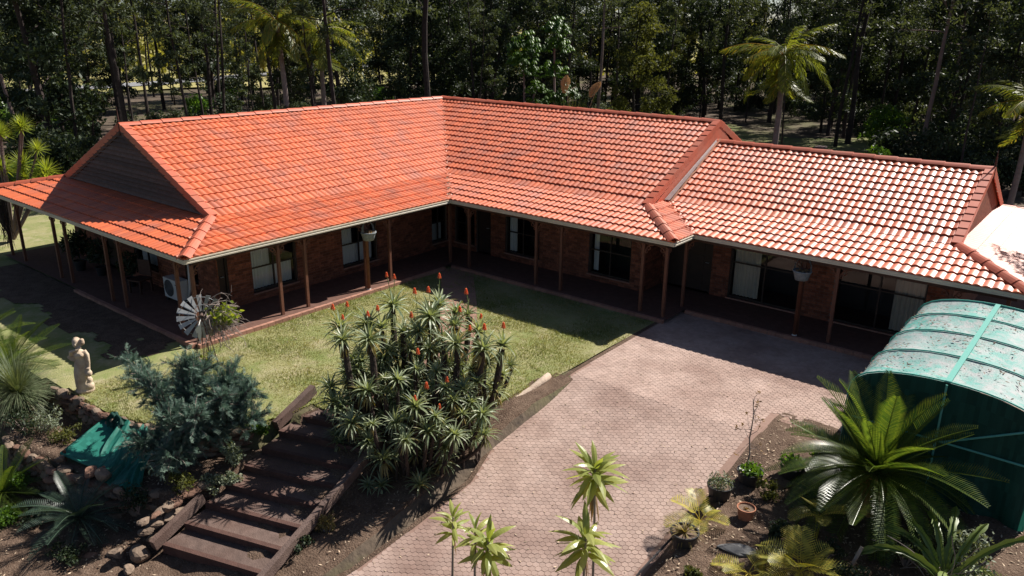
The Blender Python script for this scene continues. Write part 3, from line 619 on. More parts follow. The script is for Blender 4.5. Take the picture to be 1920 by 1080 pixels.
for x, d in ((-1.13, (math.pi, 0)), (-4.33, (math.pi, 0)), (-5.21, (math.pi, 0)), (-7.96, (math.pi, 0)), (-8.81, (math.pi, 0)), (-11.75, (math.pi, 0)), (-12.9, (0,))): post(x, -LA + PO, d)
for x, d in ((0.6, (0, math.pi)), (3.55, (0, math.pi)), (4.55, (0, math.pi)), (7.5, (0, math.pi)), (LB - PO, (math.pi, H))): post(x, PO, d)
post(LB - PO, JJ + PO, (0,)); post(11.8, JJ + PO, (0, math.pi)); post(12.69, JJ + PO, (0, math.pi)); post(15.4, JJ + PO, (0, math.pi)); post(16.6, JJ + PO, ())

# verandah floor with its brick edge
q = MB()
for x0, x1, y0, y1 in ((-2 * WT + 0.1, -0.12, -LA + 0.12, 2 * WT - 0.1), (-0.12, LB - 0.1, 0.12, 2 * WT - 0.1), (LB - 0.1, LC - 0.1, JJ + 0.12, 2 * YR - JJ - 0.1)):
    q.add([(x0, y0, 0), (x1, y0, 0), (x1, y1, 0), (x0, y1, 0)], [[0, 1, 2, 3]])
floor = q.obj('verandah_floor', 'floor_paving', house)
q = MB(); q.box((0, 0, -0.055), (0.115, 0.225, 0.12)); em = q.mesh('edge_brick', 'edge_brick')
for k in range(int((LA - 0.2) / 0.235)): link('edge_brick', em, floor, loc=(-0.062, -LA + 0.24 + k * 0.235, 0.002 + U(-0.003, 0.003)), rot=(0, 0, U(-0.015, 0.015)))
for k in range(int((LB) / 0.235)): link('edge_brick', em, floor, loc=(0.1 + k * 0.235, 0.062, 0.002 + U(-0.003, 0.003)), rot=(0, 0, H + U(-0.015, 0.015)))
for k in range(int((LC - LB) / 0.235)): link('edge_brick', em, floor, loc=(LB + 0.05 + k * 0.235, JJ + 0.062, 0.002 + U(-0.003, 0.003)), rot=(0, 0, H + U(-0.015, 0.015)))
for k in range(30): link('edge_brick', em, floor, loc=(-0.3 - k * 0.235, -LA + 0.062, 0.002 + U(-0.003, 0.003)), rot=(0, 0, H + U(-0.015, 0.015)))

# brick walls with openings
bricks = []
def brick_wall(O, e, length, height, opens, nrm):
    """O base point of outer face, e along, opens list of (s0,s1,z0,z1)"""
    O = np.array(O, float); e = np.array(e, float); nrm = np.array(nrm, float)
    BL, BH, J = 0.24, 0.086, 0.010
    for r in range(int(height / BH)):
        z0 = r * BH; z1 = z0 + BH - J; s = -BL / 2 if r % 2 else 0.0
        while s < length:
            a, c = max(s, 0), min(s + BL - J, length)
            segs = [(a, c)]
            for (p0, p1, q0, q1) in opens:
                if z1 > q0 and z0 < q1:
                    ns = []
                    for (a2, c2) in segs:
                        if c2 <= p0 or a2 >= p1: ns.append((a2, c2)); continue
                        if a2 < p0: ns.append((a2, p0))
                        if c2 > p1: ns.append((p1, c2))
                    segs = ns
            for (a2, c2) in segs:
                if c2 - a2 > 0.03: bricks.append((O + e * (a2 + c2) / 2 + np.array([0, 0, (z0 + z1) / 2]), c2 - a2, e, nrm, z1 - z0))
            s += BL
    # mortar backing, split round the openings
    q = MB(); ss = sorted({0, length, *[o[0] for o in opens], *[o[1] for o in opens]}); zs = sorted({0, height, *[o[2] for o in opens], *[o[3] for o in opens]})
    for a, c in zip(ss[:-1], ss[1:]):
        for z0, z1 in zip(zs[:-1], zs[1:]):
            if any(o[0] - 1e-6 <= a and c <= o[1] + 1e-6 and o[2] - 1e-6 <= z0 and z1 <= o[3] + 1e-6 for o in opens): continue
            P = [O - nrm * 0.008 + e * s + np.array([0, 0, z]) for s, z in ((a, z0), (c, z0), (c, z1), (a, z1))]; q.add(P, [[0, 1, 2, 3]])
    for (a, c, z0, z1) in opens:   # reveals
        for s, zz in (((a, a), (z0, z1)), ((c, c), (z0, z1)), ((a, c), (z0, z0)), ((a, c), (z1, z1))):
            p = [O + e * s[0] + np.array([0, 0, zz[0]]), O + e * s[1] + np.array([0, 0, zz[1]])]; q.add([p[0], p[1], p[1] - nrm * 0.16, p[0] - nrm * 0.16], [[0, 1, 2, 3]])
    return q.obj('wall', 'mortar', house)
HW = 2.62
YW = -LA + S_                                  # gable end wall of the left wing
wa = brick_wall((-S_, YW, 0), (0, 1, 0), LA, HW, [(0.02 + 0.02, 0.36, 0.0, 2.05), (1.15, 2.78, 0.26, 2.02), (4.62, 6.16, 0.26, 2.02), (8.9, 9.7, 0.24, 2.02)], (1, 0, 0))
wb = brick_wall((-S_, S_, 0), (1, 0, 0), LB, HW, [(0.35, 1.35, 0.24, 2.02), (1.45, 2.15, 0.0, 2.05), (2.85, 4.40, 0.26, 2.02), (6.48, 8.10, 0.22, 2.02)], (0, -1, 0))
wc = brick_wall((LB - S_, JJ + S_, 0), (1, 0, 0), LC - LB, HW, [(0.15, 1.75, 0.0, 2.05), (2.35, 4.55, 0.05, 2.05), (5.55, 7.95, 0.05, 2.05)], (0, -1, 0))
we = brick_wall((-2 * WT + S_, YW, 0), (1, 0, 0), 2 * WM, HW, [(2.2, 3.1, 0.0, 2.05), (4.4, 5.9, 0.5, 2.0), (7.6, 8.3, 0.6, 2.0)], (0, -1, 0))
wr = brick_wall((LB - S_, S_, 0), (0, 1, 0), JJ, HW, [], (1, 0, 0))
q = MB(); 
for a, c in (((-2 * WT + S_, YW), (-2 * WT + S_, 2 * WT - S_)), ((-2 * WT + S_, 2 * WT - S_), (LB - S_, 2 * WT - S_)), ((LC - S_, JJ + S_), (LC - S_, 2 * YR - JJ - S_)), ((LC - S_, 2 * YR - JJ - S_), (LB - S_, 2 * YR - JJ - S_))):
    q.add([(*a, 0), (*c, 0), (*c, HW), (*a, HW)], [[0, 1, 2, 3]])
q.obj('rear_wall', 'brick', house)
BC = np.array([x[0] for x in bricks]); full = np.array([x[1] > 0.22 for x in bricks]); dd = np.linalg.norm(BC - CAM, axis=1) + np.where(full, 0, 1e3) + np.where(BC[:, 2] > 1.6, 1e3, 0) + np.where(BC[:, 0] > 13.5, 1e3, 0)
pickb = set(np.argsort(dd)[:300].tolist())
q = MB(); q.box((0, 0, 0), (0.23, 0.02, 0.076)); bm_ = q.mesh('brick', 'brick')
q = MB()
for i, (c, L, e, nn, hh) in enumerate(bricks):
    rz = math.atan2(e[1], e[0])
    if i in pickb: link('brick', bm_, wa if nn[0] > 0.5 else (wb if abs(c[1] - S_) < 0.01 else (wc if c[1] > 2 else we)), loc=tuple(c - nn * 0.006), rot=(0, 0, rz))
    else: q.box(c - nn * 0.006, (L, 0.02, hh), rz=rz, tint=rng.random())
q.obj('brickwork', 'brick', house, kind='stuff')
# gable of the left wing: lapped weatherboards, one piece each
gz0, gz1 = ZE + HB - 0.1, ZE + HR - 0.06
gw = MB(); gw.add([(-2 * WT + S_, YW + 0.05, gz0), (-S_, YW + 0.05, gz0), (-WT, YW + 0.05, gz1)], [[0, 1, 2]]); gable = gw.obj('gable_wall', 'weatherboard', house)
nb = 15; bh = (gz1 - gz0) / nb
for k in range(nb):
    za, zc_ = gz0 + k * bh, gz0 + (k + 1) * bh; ha = WM * (1 - (za - gz0) / (gz1 - gz0)); hc = WM * (1 - (zc_ - gz0) / (gz1 - gz0)); q = MB()
    y0, y1 = YW - 0.05, YW + 0.035
    q.add([(-WT - ha, y0, za), (-WT + ha, y0, za), (-WT + hc, y1, zc_), (-WT - hc, y1, zc_), (-WT - ha, y1 + 0.01, za), (-WT + ha, y1 + 0.01, za)], [[0, 1, 2, 3], [4, 5, 1, 0]]); q.obj('weatherboard', 'weatherboard', gable)
for s in (-1, 1):
    q = MB(); q.beam((-WT + s * WM, YW - 0.02, ZE + HB - 0.13), (-WT, YW - 0.02, ZE + HR - 0.13), 0.03, 0.20); q.obj('barge_board', 'timber_dark', gable)
gw = MB(); x = LC - S_ - 0.05; gw.add([(x, JJ + S_, ZE + HB - 0.1), (x, 2 * YR - JJ - S_, ZE + HB - 0.1), (x, YR, ZE + HC - 0.06)], [[0, 1, 2]]); gw.obj('gable_wall', 'brick', house)

# windows
def window(O, e, nrm, s0, s1, z0, z1, vbars, hbars, curtains, cm='curtain'):
    O = np.array(O, float); e = np.array(e, float); nrm = np.array(nrm, float)
    rz = math.atan2(e[1], e[0]); pt = lambda s, z, d: O + e * s + nrm * d + np.array([0, 0, z]); f = 0.05; q = MB()
    for s in (s0 + f / 2, s1 - f / 2): q.box(pt(s, (z0 + z1) / 2, -0.10), (f, 0.07, z1 - z0), rz)
    for z in (z0 + f / 2, z1 - f / 2): q.box(pt((s0 + s1) / 2, z, -0.10), (s1 - s0 - 2 * f, 0.07, f), rz)
    for s in vbars: q.box(pt(s, (z0 + z1) / 2, -0.10), (0.045, 0.05, z1 - z0 - 2 * f), rz)
    for z in hbars: q.box(pt((s0 + s1) / 2, z, -0.098), (s1 - s0 - 2 * f, 0.045, 0.04), rz)
    wn = q.obj('window', 'window_frame', house)
    xs = [s0 + f, *vbars, s1 - f]; zs = [z0 + f, *hbars, z1 - f]
    for a, c in zip(xs[:-1], xs[1:]):
        for d, g in zip(zs[:-1], zs[1:]):
            q = MB(); q.add([pt(a, d, -0.105), pt(c, d, -0.105), pt(c, g, -0.105), pt(a, g, -0.105)], [[0, 1, 2, 3]]); q.obj('glass_pane', 'glass', wn)
    for (a, c, d, g) in curtains:
        n = max(8, int((c - a) / 0.022)); ss = np.linspace(a, c, n); dp = -0.24 + 0.028 * np.sin(ss * 2 * np.pi / 0.115 + 0.8 * np.sin(ss * 9)); q = MB()
        P = np.array([[pt(s, z, d_) for s, d_ in zip(ss, dp)] for z in (d, g)]); q.grid(P); q.obj('curtain', cm, wn, smooth=True)
    q = MB(); q.box(pt((s0 + s1) / 2, z0 - 0.02, 0.005), (s1 - s0 + 0.06, 0.10, 0.04), rz); q.obj('sill', 'edge_brick', wn)
    q = MB(); q.add([pt(s0 - 0.3, z0 - 0.2, -1.6), pt(s1 + 0.3, z0 - 0.2, -1.6), pt(s1 + 0.3, z1 + 0.2, -1.6), pt(s0 - 0.3, z1 + 0.2, -1.6)], [[0, 1, 2, 3]]); q.obj('dark_room_sheet', 'interior', wn)  # near-black sheet, the unlit room's darkness put into its colour
OA, eA, nA = (-S_, YW, 0), (0, 1, 0), (1, 0, 0); OB, eB, nB = (-S_, S_, 0), (1, 0, 0), (0, -1, 0); OC = (LB - S_, JJ + S_, 0); OE = (-2 * WT + S_, YW, 0)
window(OA, eA, nA, 1.15, 2.78, 0.26, 2.02, [1.97], [1.02], [(1.2, 2.73, 0.3, 0.98), (1.2, 1.95, 1.0, 2.0)])
window(OA, eA, nA, 4.62, 6.16, 0.26, 2.02, [5.4], [1.02], [(4.67, 6.1, 0.3, 0.98), (4.7, 5.2, 1.0, 2.0)])
window(OA, eA, nA, 8.9, 9.7, 0.24, 2.02, [9.3], [1.0], [(8.95, 9.65, 0.28, 0.96)])
window(OB, eB, nB, 0.35, 1.35, 0.24, 2.02, [0.85], [1.0], [])
window(OB, eB, nB, 2.85, 4.40, 0.26, 2.02, [3.62], [1.05], [(2.9, 3.2, 0.3, 2.0)])
window(OB, eB, nB, 6.48, 8.10, 0.22, 2.02, [7.28], [1.05], [(6.53, 6.74, 0.3, 2.0)])
window(OC, eB, nB, 2.35, 4.55, 0.05, 2.05, [3.45], [1.2], [(2.42, 3.25, 0.1, 2.0)], 'curtain_cream')
window(OC, eB, nB, 5.55, 7.95, 0.05, 2.05, [6.75], [1.2], [(7.1, 7.88, 0.1, 2.0)], 'curtain_cream')
window(OE, eB, nB, 4.4, 5.9, 0.5, 2.0, [5.15], [], [(4.5, 5.8, 0.55, 1.9)])
window(OE, eB, nB, 7.6, 8.3, 0.6, 2.0, [], [1.2], [])
def door(O, e, nrm, s0, s1, z1):
    O = np.array(O, float); e = np.array(e, float); nrm = np.array(nrm, float); rz = math.atan2(e[1], e[0]); pt = lambda s, z, d: O + e * s + nrm * d + np.array([0, 0, z])
    q = MB(); q.box(pt((s0 + s1) / 2, z1 / 2, -0.12), (s1 - s0 - 0.1, 0.04, z1 - 0.06), rz)
    for k in range(3): q.box(pt((s0 + s1) / 2, 0.35 + k * 0.62, -0.095), ((s1 - s0) * 0.6, 0.016, 0.46), rz)
    d = q.obj('door', 'dark_door', house); q = MB()
    for s in (s0 + 0.025, s1 - 0.025): q.box(pt(s, z1 / 2, -0.09), (0.05, 0.1, z1), rz)
    q.box(pt((s0 + s1) / 2, z1 - 0.02, -0.09), (s1 - s0 - 0.1, 0.1, 0.05), rz); q.obj('door_frame', 'window_frame', d)
    q = MB(); q.tube([pt(s1 - 0.14, 1.0, -0.09), pt(s1 - 0.14, 1.0, -0.04), pt(s1 - 0.24, 1.0, -0.04)], 0.012, 6); q.obj('handle', 'galvanised', d)
door(OA, eA, nA, 0.04, 0.36, 2.05); door(OB, eB, nB, 1.45, 2.15, 2.05); door(OC, eB, nB, 0.15, 1.75, 2.05); door(OE, eB, nB, 2.2, 3.1, 2.05)
# ================================================================== GARDEN STRUCTURES
# timber steps
ev = unit((0.95, 0.31, 0)); dv = unit((0.20, -0.98, 0)); P0 = np.array([4.85, -10.2, -0.15]); SWD = 2.3; RUN = 0.525; RISE = 0.145; NST = 8
steps = thing('garden_steps', 'wide brown timber sleeper steps leading down beside the aloe bed', 'steps')
rze = math.atan2(ev[1], ev[0])
for k in range(NST):
    nose = P0 + dv * RUN * k + np.array([0, 0, -RISE * k])
    q = MB(); c = nose + ev * SWD / 2 - dv * (RUN / 2 + 0.02) + np.array([0, 0, -0.02])
    q.add([nose + np.array([0, 0, -0.002]), nose + ev * SWD + np.array([0, 0, -0.002]), nose + ev * SWD - dv * (RUN + 0.08) + np.array([0, 0, 0.004]), nose - dv * (RUN + 0.08) + np.array([0, 0, 0.004])], [[0, 1, 2, 3]], U(0, 1))
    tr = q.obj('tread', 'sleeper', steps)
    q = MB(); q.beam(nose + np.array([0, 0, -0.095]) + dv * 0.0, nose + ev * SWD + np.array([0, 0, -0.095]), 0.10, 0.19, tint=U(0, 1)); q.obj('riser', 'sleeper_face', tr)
def stringer(off, k0, k1, hgt, wd, name='side_sleeper'):
    a = P0 + ev * off + dv * RUN * k0 + np.array([0, 0, -RISE * k0 + hgt]); c = P0 + ev * off + dv * RUN * k1 + np.array([0, 0, -RISE * k1 + hgt])
    q = MB(); q.beam(a, c, wd, 0.21, tint=U(0, 1)); q.obj(name, 'sleeper', steps)
stringer(-0.10, -1.4, 1.0, 0.08, 0.15); stringer(-0.10, 5.0, 7.3, 0.06, 0.12)
stringer(SWD + 0.07, 0.6, 4.3, 0.06, 0.12); stringer(SWD + 0.07, 4.2, 7.6, 0.06, 0.12)

# rocks: displaced low-poly boulders
def rock_mesh(seed, flat=0.7, m='rock', n=9):
    r = np.random.default_rng(seed); th = np.linspace(0, np.pi, n); fi = np.arange(12) * 2 * np.pi / 12
    T, Fi = np.meshgrid(th, fi, indexing='ij'); d = np.stack([np.sin(T) * np.cos(Fi), np.sin(T) * np.sin(Fi), np.cos(T)], -1)
    pl = r.normal(size=(9, 3)); pl /= np.linalg.norm(pl, axis=1)[:, None]; h = r.uniform(0.62, 0.95, 9)
    rad = np.min(np.where(d @ pl.T > 0.05, h / np.maximum(d @ pl.T, 0.05), 9), -1); rad = np.minimum(rad, 1.15)
    P = d * rad[..., None] * np.array([1, 0.8, flat]); q = MB(); q.grid(P, close_v=True); return q.mesh('stone', m)
RK = [rock_mesh(s, f, m) for s, f, m in ((1, .7, 'rock'), (2, .6, 'rock_red'), (3, .8, 'rock'), (4, .65, 'rock_red'), (5, .75, 'rock'))]
def stone_wall(name, label, E, z0, z1, size, seed, rows):
    r = np.random.default_rng(seed); E = np.array(E, float); seg = np.r_[0, np.cumsum(np.linalg.norm(np.diff(E, axis=0), axis=1))]; t = thing(name, label, 'wall')
    for k in range(rows):
        s = r.uniform(0, size)
        while s < seg[-1]:
            x = np.interp(s, seg, E[:, 0]); y = np.interp(s, seg, E[:, 1]); sc = size * r.uniform(0.40, 0.72); z = z0 + (z1 - z0) * (k + 0.4) / rows
            link('stone', RK[r.integers(5)], t, loc=(x + r.uniform(-.04, .04), y + r.uniform(-.04, .04), z), rot=(r.uniform(-.12, .12), r.uniform(-.12, .12), r.uniform(-.35, .35) + (math.pi if r.random() < .5 else 0) + math.atan2(*(np.array([np.interp(s + .1, seg, E[:, 1]), np.interp(s + .1, seg, E[:, 0])]) - np.array([y, x])))), scale=(sc * 1.15, sc * 0.9, sc * 0.75)); s += sc * 1.45
    return t
stone_wall('retaining_wall', 'low brown stone edging wall between the lawn and the sunken bed', [(-0.6, -13.1), (0.9, -13.03), (1.96, -12.95), (3.12, -12.6), (4.2, -12.1), (4.7, -11.3)], -0.66, -0.06, 0.26, 11, 4)
stone_wall('retaining_wall', 'lower brown stone retaining wall around the netted pond bed', [(0.2, -14.5), (2.31, -14.35), (4.06, -13.8), (4.75, -13.35)], -1.35, -0.55, 0.28, 12, 5)
stone_wall('retaining_wall', 'rough stone wall of upright boulders beside the left edge of the steps', [(5.3, -14.0), (5.15, -13.2), (5.05, -12.4), (4.95, -11.7)], -1.3, -0.55, 0.28, 13, 3)
stone_wall('stone_row', 'row of dark stones edging the bed between the steps and driveway', [(7.55, -12.6), (7.75, -11.6), (7.9, -11.0)], -1.35, -1.1, 0.30, 14, 1)
for k, (x, y, z, s, l) in enumerate([(5.35, -14.15, -1.3, 0.22, 'largest pale boulder at the foot of the steps'), (5.0, -14.45, -1.33, 0.16, 'grey stone lying beside the boulder at the foot of the steps'), (5.55, -14.5, -1.38, 0.13, 'small stone below the pale boulder near the bottom step'), (4.7, -14.75, -1.36, 0.15, 'round stone at the bottom left edge below the dark cycad'), (3.35, -14.02, -0.42, 0.16, 'pale stone weighing down the front corner of the green net'), (3.62, -13.9, -0.42, 0.18, 'second pale stone holding down the green net'), (2.35, -14.2, -0.45, 0.10, 'small white stone by the left corner of the green net')]):
    o = link('garden_stone', RK[(k * 2) % 5], None, loc=(x, y, z), rot=(0, 0, k * 1.3), scale=s); tag(o, l, 'stone', 'loose garden stones')
o = link('slate_slab', rock_mesh(21, 0.2, 'slate'), None, loc=(14.37, -8.13, -0.36), rot=(0, 0, 0.4), scale=(0.34, 0.26, 0.3)); tag(o, 'flat grey slate slab on the mulch behind the small yellow palm', 'stone')
q = MB(); P = np.linspace(0, 1, 9)[:, None] * (np.array([8.05, -7.75, -0.44]) - np.array([8.12, -5.15, -0.02])) + np.array([8.12, -5.15, -0.02]) + np.c_[0.02 * np.sin(np.arange(9)), np.zeros(9), np.zeros(9)]
q.tube(P, 0.085 + 0.008 * np.sin(np.arange(9) * 2.1), 10); tag(q.obj('edging_log', 'log', smooth=True), 'pale round timber log edging the lawn beside the driveway', 'log')
q = MB(); P = np.array([(13.32, -6.6, 0), (13.33, -8.2, 0), (13.30, -9.6, 0), (13.25, -11.5, 0)]); P[:, 2] = ground_z(P[:, 0] + 0.2, P[:, 1]) + 0.06; q.tube(P, 0.022, 6); tag(q.obj('irrigation_pipe', 'pipe_black'), 'thin black irrigation pipe along the driveway edge', 'pipe')

# shade-cloth tunnel over the car space
tun = thing('shade_tunnel', 'arched mint green shade cloth tunnel littered with leaves beside the driveway', 'shade tunnel', (0, 0, 0))
ys = [0.55, -0.66, -1.95, -3.35, -4.75]; XL, XC, XR = 15.0, 16.5, 18.05
def arch(n=17, grow=0.0):
    pts = []
    for t in np.linspace(-1, 1, n):
        x = XC + (XC - XL + grow) * 1.06 * math.sin(t * math.pi / 2) ; z = 1.50 + (0.72 + grow) * max(0, math.cos(t * math.pi / 2)) ** 0.62; pts.append((x, z))
    return np.array(pts)
A = arch(); fine = np.linspace(0, 1, 13)
for i in range(4):
    P = []
    for f_ in fine:
        y = ys[i] + (ys[i + 1] - ys[i]) * f_; sag = -0.10 * math.sin(math.pi * f_)
        P.append([(x, y, z + sag * (1 - abs((k - 8) / 8) ** 3) * (1 + 0.35 * math.sin(k * 1.7 + i * 2)) + 0.012 * math.sin(k * 2.9 + f_ * 11 + i) * math.sin(math.pi * f_)) for k, (x, z) in enumerate(A)])
    q = MB(); q.grid(np.array(P)); q.obj('cloth_panel', 'shadecloth', tun, smooth=True)
for y in ys:
    G = arch(17, 0.02); P = np.array([(G[0][0], y, -0.1)] + [(x, y, z) for x, z in G] + [(G[-1][0], y, -0.1)]); q = MB(); q.tube(P, 0.015, 6); q.obj('hoop', 'band', tun)
q = MB(); q.beam((XC, ys[0], 2.245), (XC, ys[-1], 2.245), 0.10, 0.02); q.obj('ridge_band', 'band', tun)
for xw in (XL - 0.09, XR - 0.0):
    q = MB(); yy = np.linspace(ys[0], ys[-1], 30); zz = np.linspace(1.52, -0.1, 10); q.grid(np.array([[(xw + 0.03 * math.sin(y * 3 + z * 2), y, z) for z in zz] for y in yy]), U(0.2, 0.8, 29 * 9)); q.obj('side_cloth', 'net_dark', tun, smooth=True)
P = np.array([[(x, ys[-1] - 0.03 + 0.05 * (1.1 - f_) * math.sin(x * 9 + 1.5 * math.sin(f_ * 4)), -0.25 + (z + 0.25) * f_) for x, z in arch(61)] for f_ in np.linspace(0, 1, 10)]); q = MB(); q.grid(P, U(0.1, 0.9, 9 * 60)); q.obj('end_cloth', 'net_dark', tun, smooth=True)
for a, c in (((XL, ys[-1] - 0.06, 1.1), (XR, ys[-1] - 0.06, 1.1)), ((XC, ys[-1] - 0.06, -0.2), (XC, ys[-1] - 0.06, 2.2)), ((XC + .1, ys[-1] - 0.06, 1.1), (XR - .2, ys[-1] - 0.06, 1.75))): q = MB(); q.tube([a, c], 0.02, 6); q.obj('end_frame', 'band', tun)
n = 1500; k = rng.integers(0, 16, n); f_ = rng.random(n); x = A[k, 0] * (1 - f_) + A[k + 1, 0] * f_; z = A[k, 1] * (1 - f_) + A[k + 1, 1] * f_; y = U(-4.7, 0.5, n)
clus = np.sin(x * 3.1 + y * 2.3) + np.sin(y * 4.7 - x * 1.9) > U(-1.2, 1.6, n); o = scatter_litter('leaf_litter', x[clus], y[clus], z[clus] - 0.02, 0.038, 'litter_dark'); o.parent = tun

# shade net over the pond
net = thing('pond_net', 'green shade net stretched over a low pond frame below the lawn', 'net')
c4 = np.array([(2.15, -14.1, -0.42), (1.72, -12.95, -0.22), (3.0, -12.75, -0.22), (3.55, -13.85, -0.42)])
uu = np.linspace(0, 1, 14); P = np.array([[(c4[0] * (1 - a) + c4[3] * a) * (1 - b_) + (c4[1] * (1 - a) + c4[2] * a) * b_ + np.array([0, 0, -0.10 * math.sin(math.pi * a) * math.sin(math.pi * b_)]) for b_ in uu] for a in uu])
q = MB(); q.grid(P, U(0.2, 0.9, 169)); q.obj('net_sheet', 'net', net, smooth=True)
for i in range(4): q = MB(); q.tube([c4[i], c4[(i + 1) % 4]], 0.028, 6); q.obj('frame_bar', 'net', net)
q = MB(); na, nb_ = 60, 22; P = np.zeros((na, nb_, 3))
for i in range(na):
    for j in range(nb_):
        a, b_ = i / (na - 1), j / (nb_ - 1); top = np.array([2.25 + 1.15 * a, -12.86 + 0.22 * a, -0.10]); bot = np.array([3.25 + 1.35 * a, -14.08 + 0.35 * a, -0.46 - 0.12 * a])
        w_ = math.sin(a * 34 + 2.5 * b_ + 1.5 * math.sin(a * 9)) * 0.035 * (1 - 0.45 * b_) + 0.018 * math.sin(a * 61 + b_ * 7)
        P[i, j] = top * (1 - b_) + bot * b_ + np.array([0.05 * math.sin(b_ * 9 + a * 5), 0, -0.22 * math.sin(math.pi * b_) * (1 - a) * 0.4 + w_ + 0.05 * math.sin(b_ * 6 + a * 12)])
q.grid(P, U(0.1, 0.7, (na - 1) * (nb_ - 1)))
q.obj('net_fold', 'net', net, smooth=True)
q = MB(); 
na, nb_ = 26, 14; q.grid(np.array([[(2.0 + 0.55 * a / 25 + 0.03 * math.sin(b_ * 1.3 + a), -12.92 + 0.16 * math.cos(b_ * math.pi / 13) * (0.6 + 0.4 * math.sin(a * .9)), -0.24 + (0.20 + 0.08 * math.sin(a * 0.7)) * math.sin(b_ * math.pi / 13) + 0.03 * math.sin(a * 2.1 + b_)) for b_ in range(14)] for a in range(26)]))
q.obj('net_bunch', 'net_dark', net, smooth=True)
for (x, y) in ((2.2, -14.05), (1.75, -12.98), (3.45, -13.82)): q = MB(); q.box((x, y, -0.55), (0.05, 0.05, 0.4)); q.obj('stake', 'timber_post', net)
q = MB(); q.box((2.62, -13.4, -0.60), (1.25, 0.95, 0.04), rz=0.15); q.obj('pond_base', 'soil', net)

# ornamental garden windmill with vine
wm = thing('garden_windmill', 'small galvanised garden windmill on a thin rusty tower by the verandah corner', 'windmill', (1.24, -10.19, -0.1))
q = MB()
for sx, sy in ((-1, -1), (1, -1), (1, 1), (-1, 1)): q.tube([(0.2 * sx, 0.2 * sy, 0), (0.04 * sx, 0.04 * sy, 1.38)], 0.011, 5)
for z in (0.35, 0.7, 1.05):
    r_ = 0.2 - 0.16 * z / 1.38
    for a in range(4): q.tube([(r_ * (1 if a in (1, 2) else -1), r_ * (1 if a > 1 else -1), z), (r_ * (1 if (a + 1) % 4 in (1, 2) else -1), r_ * (1 if (a + 1) % 4 > 1 else -1), z)], 0.007, 4)
q.obj('tower', 'rusty', wm)
vdir = unit(CAM - np.array([1.24, -10.19, 1.4])); vdir[2] = 0; vdir = unit(vdir); vdir = unit(vdir + np.array([-0.25, 0.1, 0])); sdr = np.cross((0, 0, 1), vdir); hubp = np.array([0, 0, 1.42]) + vdir * 0.12
q = MB(); q.tube([hubp - vdir * 0.16, hubp + vdir * 0.05], 0.045, 10); q.obj('hub', 'rusty', wm)
for k in range(16):
    a = k * 2 * np.pi / 16; rd = sdr * math.cos(a) + np.array([0, 0, 1]) * math.sin(a); tg = -sdr * math.sin(a) + np.array([0, 0, 1]) * math.cos(a); tw = unit(tg + vdir * 0.55); q = MB()
    nrm = np.cross(rd, tw) * 0.004
    V = [hubp + rd * 0.14 - tw * 0.022, hubp + rd * 0.14 + tw * 0.022, hubp + rd * 0.56 + tw * 0.068, hubp + rd * 0.56 - tw * 0.068]; V = V + [v + nrm for v in V]
    q.add(V, [[0, 1, 2, 3], [7, 6, 5, 4], [0, 4, 5, 1], [1, 5, 6, 2], [2, 6, 7, 3], [3, 7, 4, 0]]); q.obj('blade', 'galvanised', wm)
q = MB()
for rr_ in (0.3, 0.5): q.tube([hubp - vdir * 0.012 + rr_ * (sdr * math.cos(a) + np.array([0, 0, 1]) * math.sin(a)) for a in np.linspace(0, 2 * np.pi, 25)], 0.006, 4, cap=False)
q.obj('wheel_ring', 'galvanised', wm)
q = MB(); td = unit(-sdr * 0.2 + vdir * 0.9); a = hubp - np.array([0, 0, 0.0]); q.tube([a, a + td * 0.35 + np.array([0, 0, -0.12])], 0.009, 4)
tv = hubp + vdir * 0.28 - sdr * 0.08 + np.array([0, 0, -0.3]); V = [tv + sdr * x + np.array([0, 0, z]) for x, z in ((-0.08, 0.08), (0.06, 0.24), (0.055, -0.02), (0.0, -0.28))]; V += [v + vdir * 0.005 for v in V]
q.add(V, [[0, 1, 2, 3], [7, 6, 5, 4], [0, 4, 5, 1], [1, 5, 6, 2], [2, 6, 7, 3], [3, 7, 4, 0]]); q.obj('tail_vane', 'white_paint', wm)
vine = thing('vine', 'dry twiggy vine with yellow green leaves tangled over the windmill', 'vine', (1.24, -10.19, -0.1)); q = MB(); lf = MB(); cv = np.array([0.40, 0.14, 1.38])
for k in range(130):
    p = cv + rng.normal(0, 1, 3) * np.array([0.16, 0.15, 0.2]); d = unit(rng.normal(0, 1, 3) + np.array([0.6, 0.5, 0.2])); P = [p]
    for s in range(7): d = unit(d + rng.normal(0, 0.35, 3) + np.array([0.05, 0.04, -0.16])); P.append(P[-1] + d * 0.085)
    q.tube(P, np.linspace(0.0095, 0.005, 8), 4, cap=False)
for k in range(4): q.tube([(0.05 * k - 0.1, 0.03 * k, 0), (0.08, 0.05 * k - 0.05, 0.7), cv + rng.normal(0, 0.08, 3)], 0.009, 4)
q.obj('stems', 'twig', vine)
for k in range(260):
    p = cv + np.array([0.16, 0.14, 0.10]) + rng.normal(0, 1, 3) * np.array([0.15, 0.15, 0.11]); d = unit(rng.normal(0, 1, 3)); e = unit(np.cross(d, rng.normal(0, 1, 3))); L = U(0.05, 0.085); lf.add([p - d * L, p + e * L * .55, p + d * L, p - e * L * .55], [[0, 1, 2, 3]], U(0, 1))
for k in range(26):
    p = np.array([0.05, 0.03, 0.28]) + rng.normal(0, 1, 3) * np.array([0.08, 0.08, 0.14]); d = unit(rng.normal(0, 1, 3)); e = unit(np.cross(d, rng.normal(0, 1, 3))); L = 0.07; lf.add([p - d * L, p + e * L * .5, p + d * L, p - e * L * .5], [[0, 1, 2, 3]], U(0, 1))
lf.obj('leaves', 'leaf_lime', vine)

